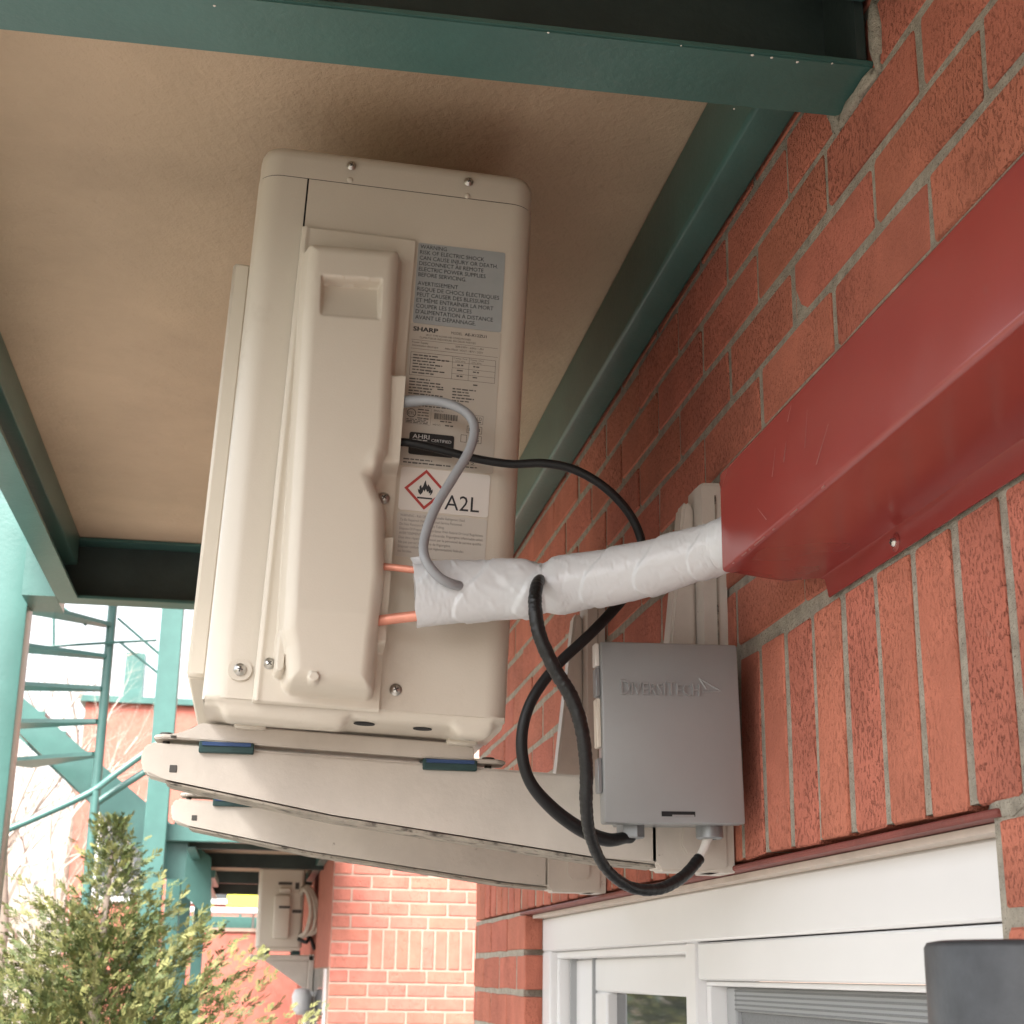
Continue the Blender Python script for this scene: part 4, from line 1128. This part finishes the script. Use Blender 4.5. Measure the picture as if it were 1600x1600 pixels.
fk2(quad_plate('stringer', h3(10, 1068, 8.5), h3(10, 1125, 8.5), h3(330, 1440, 8.5), h3(330, 1340, 8.5), .02, 'green_paint', fs))
fk2(quad_plate('stringer', h3(10, 1090, 9.5), h3(10, 1135, 9.5), h3(330, 1430, 9.5), h3(330, 1350, 9.5), .02, 'green_paint', fs))
pa, pb = Vector(h3(20, 1100, 8.5)), Vector(h3(320, 1380, 8.5))
for k in range(9):
    p_ = pa.lerp(pb, (k + .5) / 9)
    fk2(box('tread', (p_.x - .11, p_.x + .11, 8.52, 9.5, p_.z - .02, p_.z + .02), 'green_paint', fs))
fk2(box('leg', (pb.x - .06, pb.x, 8.9, 8.96, -1.8, pb.z), 'green_paint', fs))
rl_ = thing('handrail', 'pale green pipe handrail bending down past the stair pole', 'handrail', h3(10, 1300, 7.0))
b3 = Vector(rl_.location)
rp = [Vector(h3(*q)) - b3 for q in ((8, 1298, 7.0), (60, 1276, 7.0), (138, 1240, 7.0), (180, 1210, 7.05), (260, 1152, 7.1))]
tube('rail', rp, .0155, 'green_paint', rl_, 10, 6)
tube('lower_rail', [Vector(h3(*q)) - b3 for q in ((146, 1258, 7.1), (185, 1232, 7.1), (270, 1178, 7.12))], .016, 'green_paint', rl_, 8)
tube('post', [Vector(h3(150, 1236, 7.0)) - b3, Vector((h3(150, 1236, 7.0)[0], 7.0, -1.8)) - b3], .016, 'green_paint', rl_, 8)
ur = thing('upper_stair_rail', 'thin sloping green rails between the stair pole and the wide post', 'handrail', h3(183, 965, 7.9))
b4 = Vector(ur.location)
for pts in (((83, 938), (135, 977)), ((184, 966), (272, 1042)), ((188, 1004), (272, 1072)), ((40, 1012), (245, 1000)), ((84, 1010), (84, 938))):
    tube('rod', [Vector(h3(*q, 7.95)) - b4 for q in pts], .0075, 'green_paint', ur, 6)
rb_ = thing('distant_house', 'distant flat topped red brick house with a green coping', 'building', (-2.2, 20, -1.8))
box('wall', (-.05, 4, 0, 5, 0, 5.05), 'far_brick', rb_); box('coping', (-.12, 4.1, -.08, 5.1, 5.051, 5.13), 'green_paint', rb_); box('vent_stack', (.38, .62, .2, .5, 5.131, 5.75), 'green_paint', rb_)
for k in range(3):
    f_ = box('window', (.2 + k * 1.2, .9 + k * 1.2, -.03, -.001, 2.6, 3.8), 'white_vinyl', rb_); box('pane', (.27 + k * 1.2, .83 + k * 1.2, -.04, -.031, 2.67, 3.73), 'glass', f_)

# ---- bare trees
def bare_tree(x, y, h, seed, lab):
    rt_ = random.Random(seed); t = thing('bare_tree', lab, 'tree', (x, y, -1.8), 'bare trees beyond the stair')
    tb = bmesh.new(); cb = bmesh.new(); cnt = [0]
    def grow(p, d, l, r, lv):
        n = 4 if lv < 2 else 3; pts = [p]; q = p.copy(); dd = d.copy()
        for k in range(n):
            dd = (dd + Vector((rt_.uniform(-1, 1), rt_.uniform(-1, 1), rt_.uniform(-.3, .6))) * .17).normalized(); q = q + dd * (l / n); pts.append(q.copy())
        add_tube(tb if lv == 0 else cb, pts, [r * (1 - .55 * i / n) for i in range(n + 1)], 6 if lv == 0 else (4 if lv < 2 else 3), cap=False)
        cnt[0] += 1
        if lv >= 4: return
        for k in range((7, 5, 5, 4)[lv]):
            i = rt_.randint(1, n); az = rt_.uniform(0, 6.283); tilt = rt_.uniform(.35, .95)
            o_ = dd.orthogonal().normalized(); o2 = dd.cross(o_)
            nd = (dd * math.cos(tilt) + (o_ * math.cos(az) + o2 * math.sin(az)) * math.sin(tilt) + Vector((0, 0, .12))).normalized()
            grow(pts[i], nd, l * rt_.uniform(.42, .66), r * (1 - .55 * i / n) * .55, lv + 1)
    grow(Vector((0, 0, 0)), Vector((rt_.uniform(-.08, .08), 0, 1)), h * .55, h * .014, 0)
    obj('trunk', tb, 'bark', t, 60); obj('crown', cb, 'twig', t, 60)
for i, (x, y, h) in enumerate(((-2.05, 14, 5.2), (-3.2, 18, 6.6), (-2.6, 23, 7.6), (-4.4, 24, 8.4), (-1.6, 27, 8.6), (-5.5, 30, 9.5), (-3.3, 33, 9.8), (-.6, 34, 9.5), (-6.6, 38, 11))):
    bare_tree(x, y, h, 100 + i, ['slim bare tree growing just behind the stair', 'bare leafless tree among others beyond the stair'][i > 0])
# far thicket that closes the view at eye level
th_ = bmesh.new(); rt2 = random.Random(77)
for k in range(1500):
    x, y = rt2.uniform(-16, 4), rt2.uniform(40, 60); h = rt2.uniform(2.5, 7.5); p_ = Vector((x, y, -1.8)); d = Vector((rt2.uniform(-.25, .25), 0, 1))
    add_tube(th_, [p_, p_ + d * h * .5, p_ + d * h + Vector((rt2.uniform(-.6, .6), 0, 0))], [.05, .035, .008], 3, cap=False)
o = obj('thicket', th_, 'twig'); o['kind'] = 'stuff'; o['label'] = 'far grey brown thicket of bare stems'; o['category'] = 'thicket'

# ---- cedar in the lower left corner
ce = thing('cedar_shrub', 'bushy yellow green cedar with feathery sprays in front of the green posts', 'shrub', (-.44, 5.0, -1.8))
tube('trunk', [(0, 0, 0), (.02, .01, .9), (-.01, 0, 1.6), (0, 0, 2.15)], [.05, .04, .022, .005], 'bark', ce, 8, 5)
rc = random.Random(21)
cr = bmesh.new(); bmats = []
def spray(p, d, s, mi):
    """a feathery frond: a rib with short scale-leaf twigs on both sides"""
    d = d.normalized(); sd2 = d.cross(Vector((rc.uniform(-1, 1), rc.uniform(-1, 1), rc.uniform(-1, 1)))).normalized(); nn_ = d.cross(sd2)
    for k in range(7):
        t = k / 6; side = (1, -1)[k % 2]; e = (d * 1.0 + sd2 * side * (.75 - .5 * t) + nn_ * rc.uniform(-.35, .35)).normalized()
        b = p + d * s * t * .75 + nn_ * s * .05 * rc.uniform(-1, 1); l = s * (.48 - .2 * t) * rc.uniform(.7, 1.3); w = e.cross(nn_).normalized() * s * .065
        vs = [cr.verts.new(q) for q in (b - w * .5, b + e * l * .6 - w, b + e * l, b + e * l * .6 + w, b + w * .5)]
        fc = cr.faces.new(vs); fc.material_index = mi
top_z = 2.235
for k in range(1000):
    hz = top_z * (1 - rc.random() ** 1.25 * .5); rad = max(.04, (top_z - hz) * .66 + .02) * rc.uniform(.35, 1.15) * (1.15 if rc.random() < .12 else 1)
    if hz > 1.93 and rc.random() < .72: continue
    az = rc.uniform(0, 6.283); o_ = Vector((math.cos(az), math.sin(az), 0))
    base = Vector((0, 0, hz - rad * .45)); tip = o_ * rad + Vector((0, 0, hz + rad * .5 * rc.uniform(.3, 1.5)))
    nn = max(6, int(rad * 60))
    for j in range(nn):
        t = .25 + .75 * j / nn; p_ = base.lerp(tip, t) + Vector((rc.uniform(-1, 1), rc.uniform(-1, 1), rc.uniform(-1, 1))) * .032 * (1.4 - t)
        d = (o_ * .8 + Vector((rc.uniform(-.6, .6), rc.uniform(-.6, .6), rc.uniform(.2, 1.0))))
        spray(p_, d, rc.uniform(.026, .052), 1 if rc.random() < .3 + .35 * (t > .8) else 0)
cro = obj('crown', cr, 'cedar_leaf', ce); cro.data.materials.append(M['cedar_leaf_dry'])
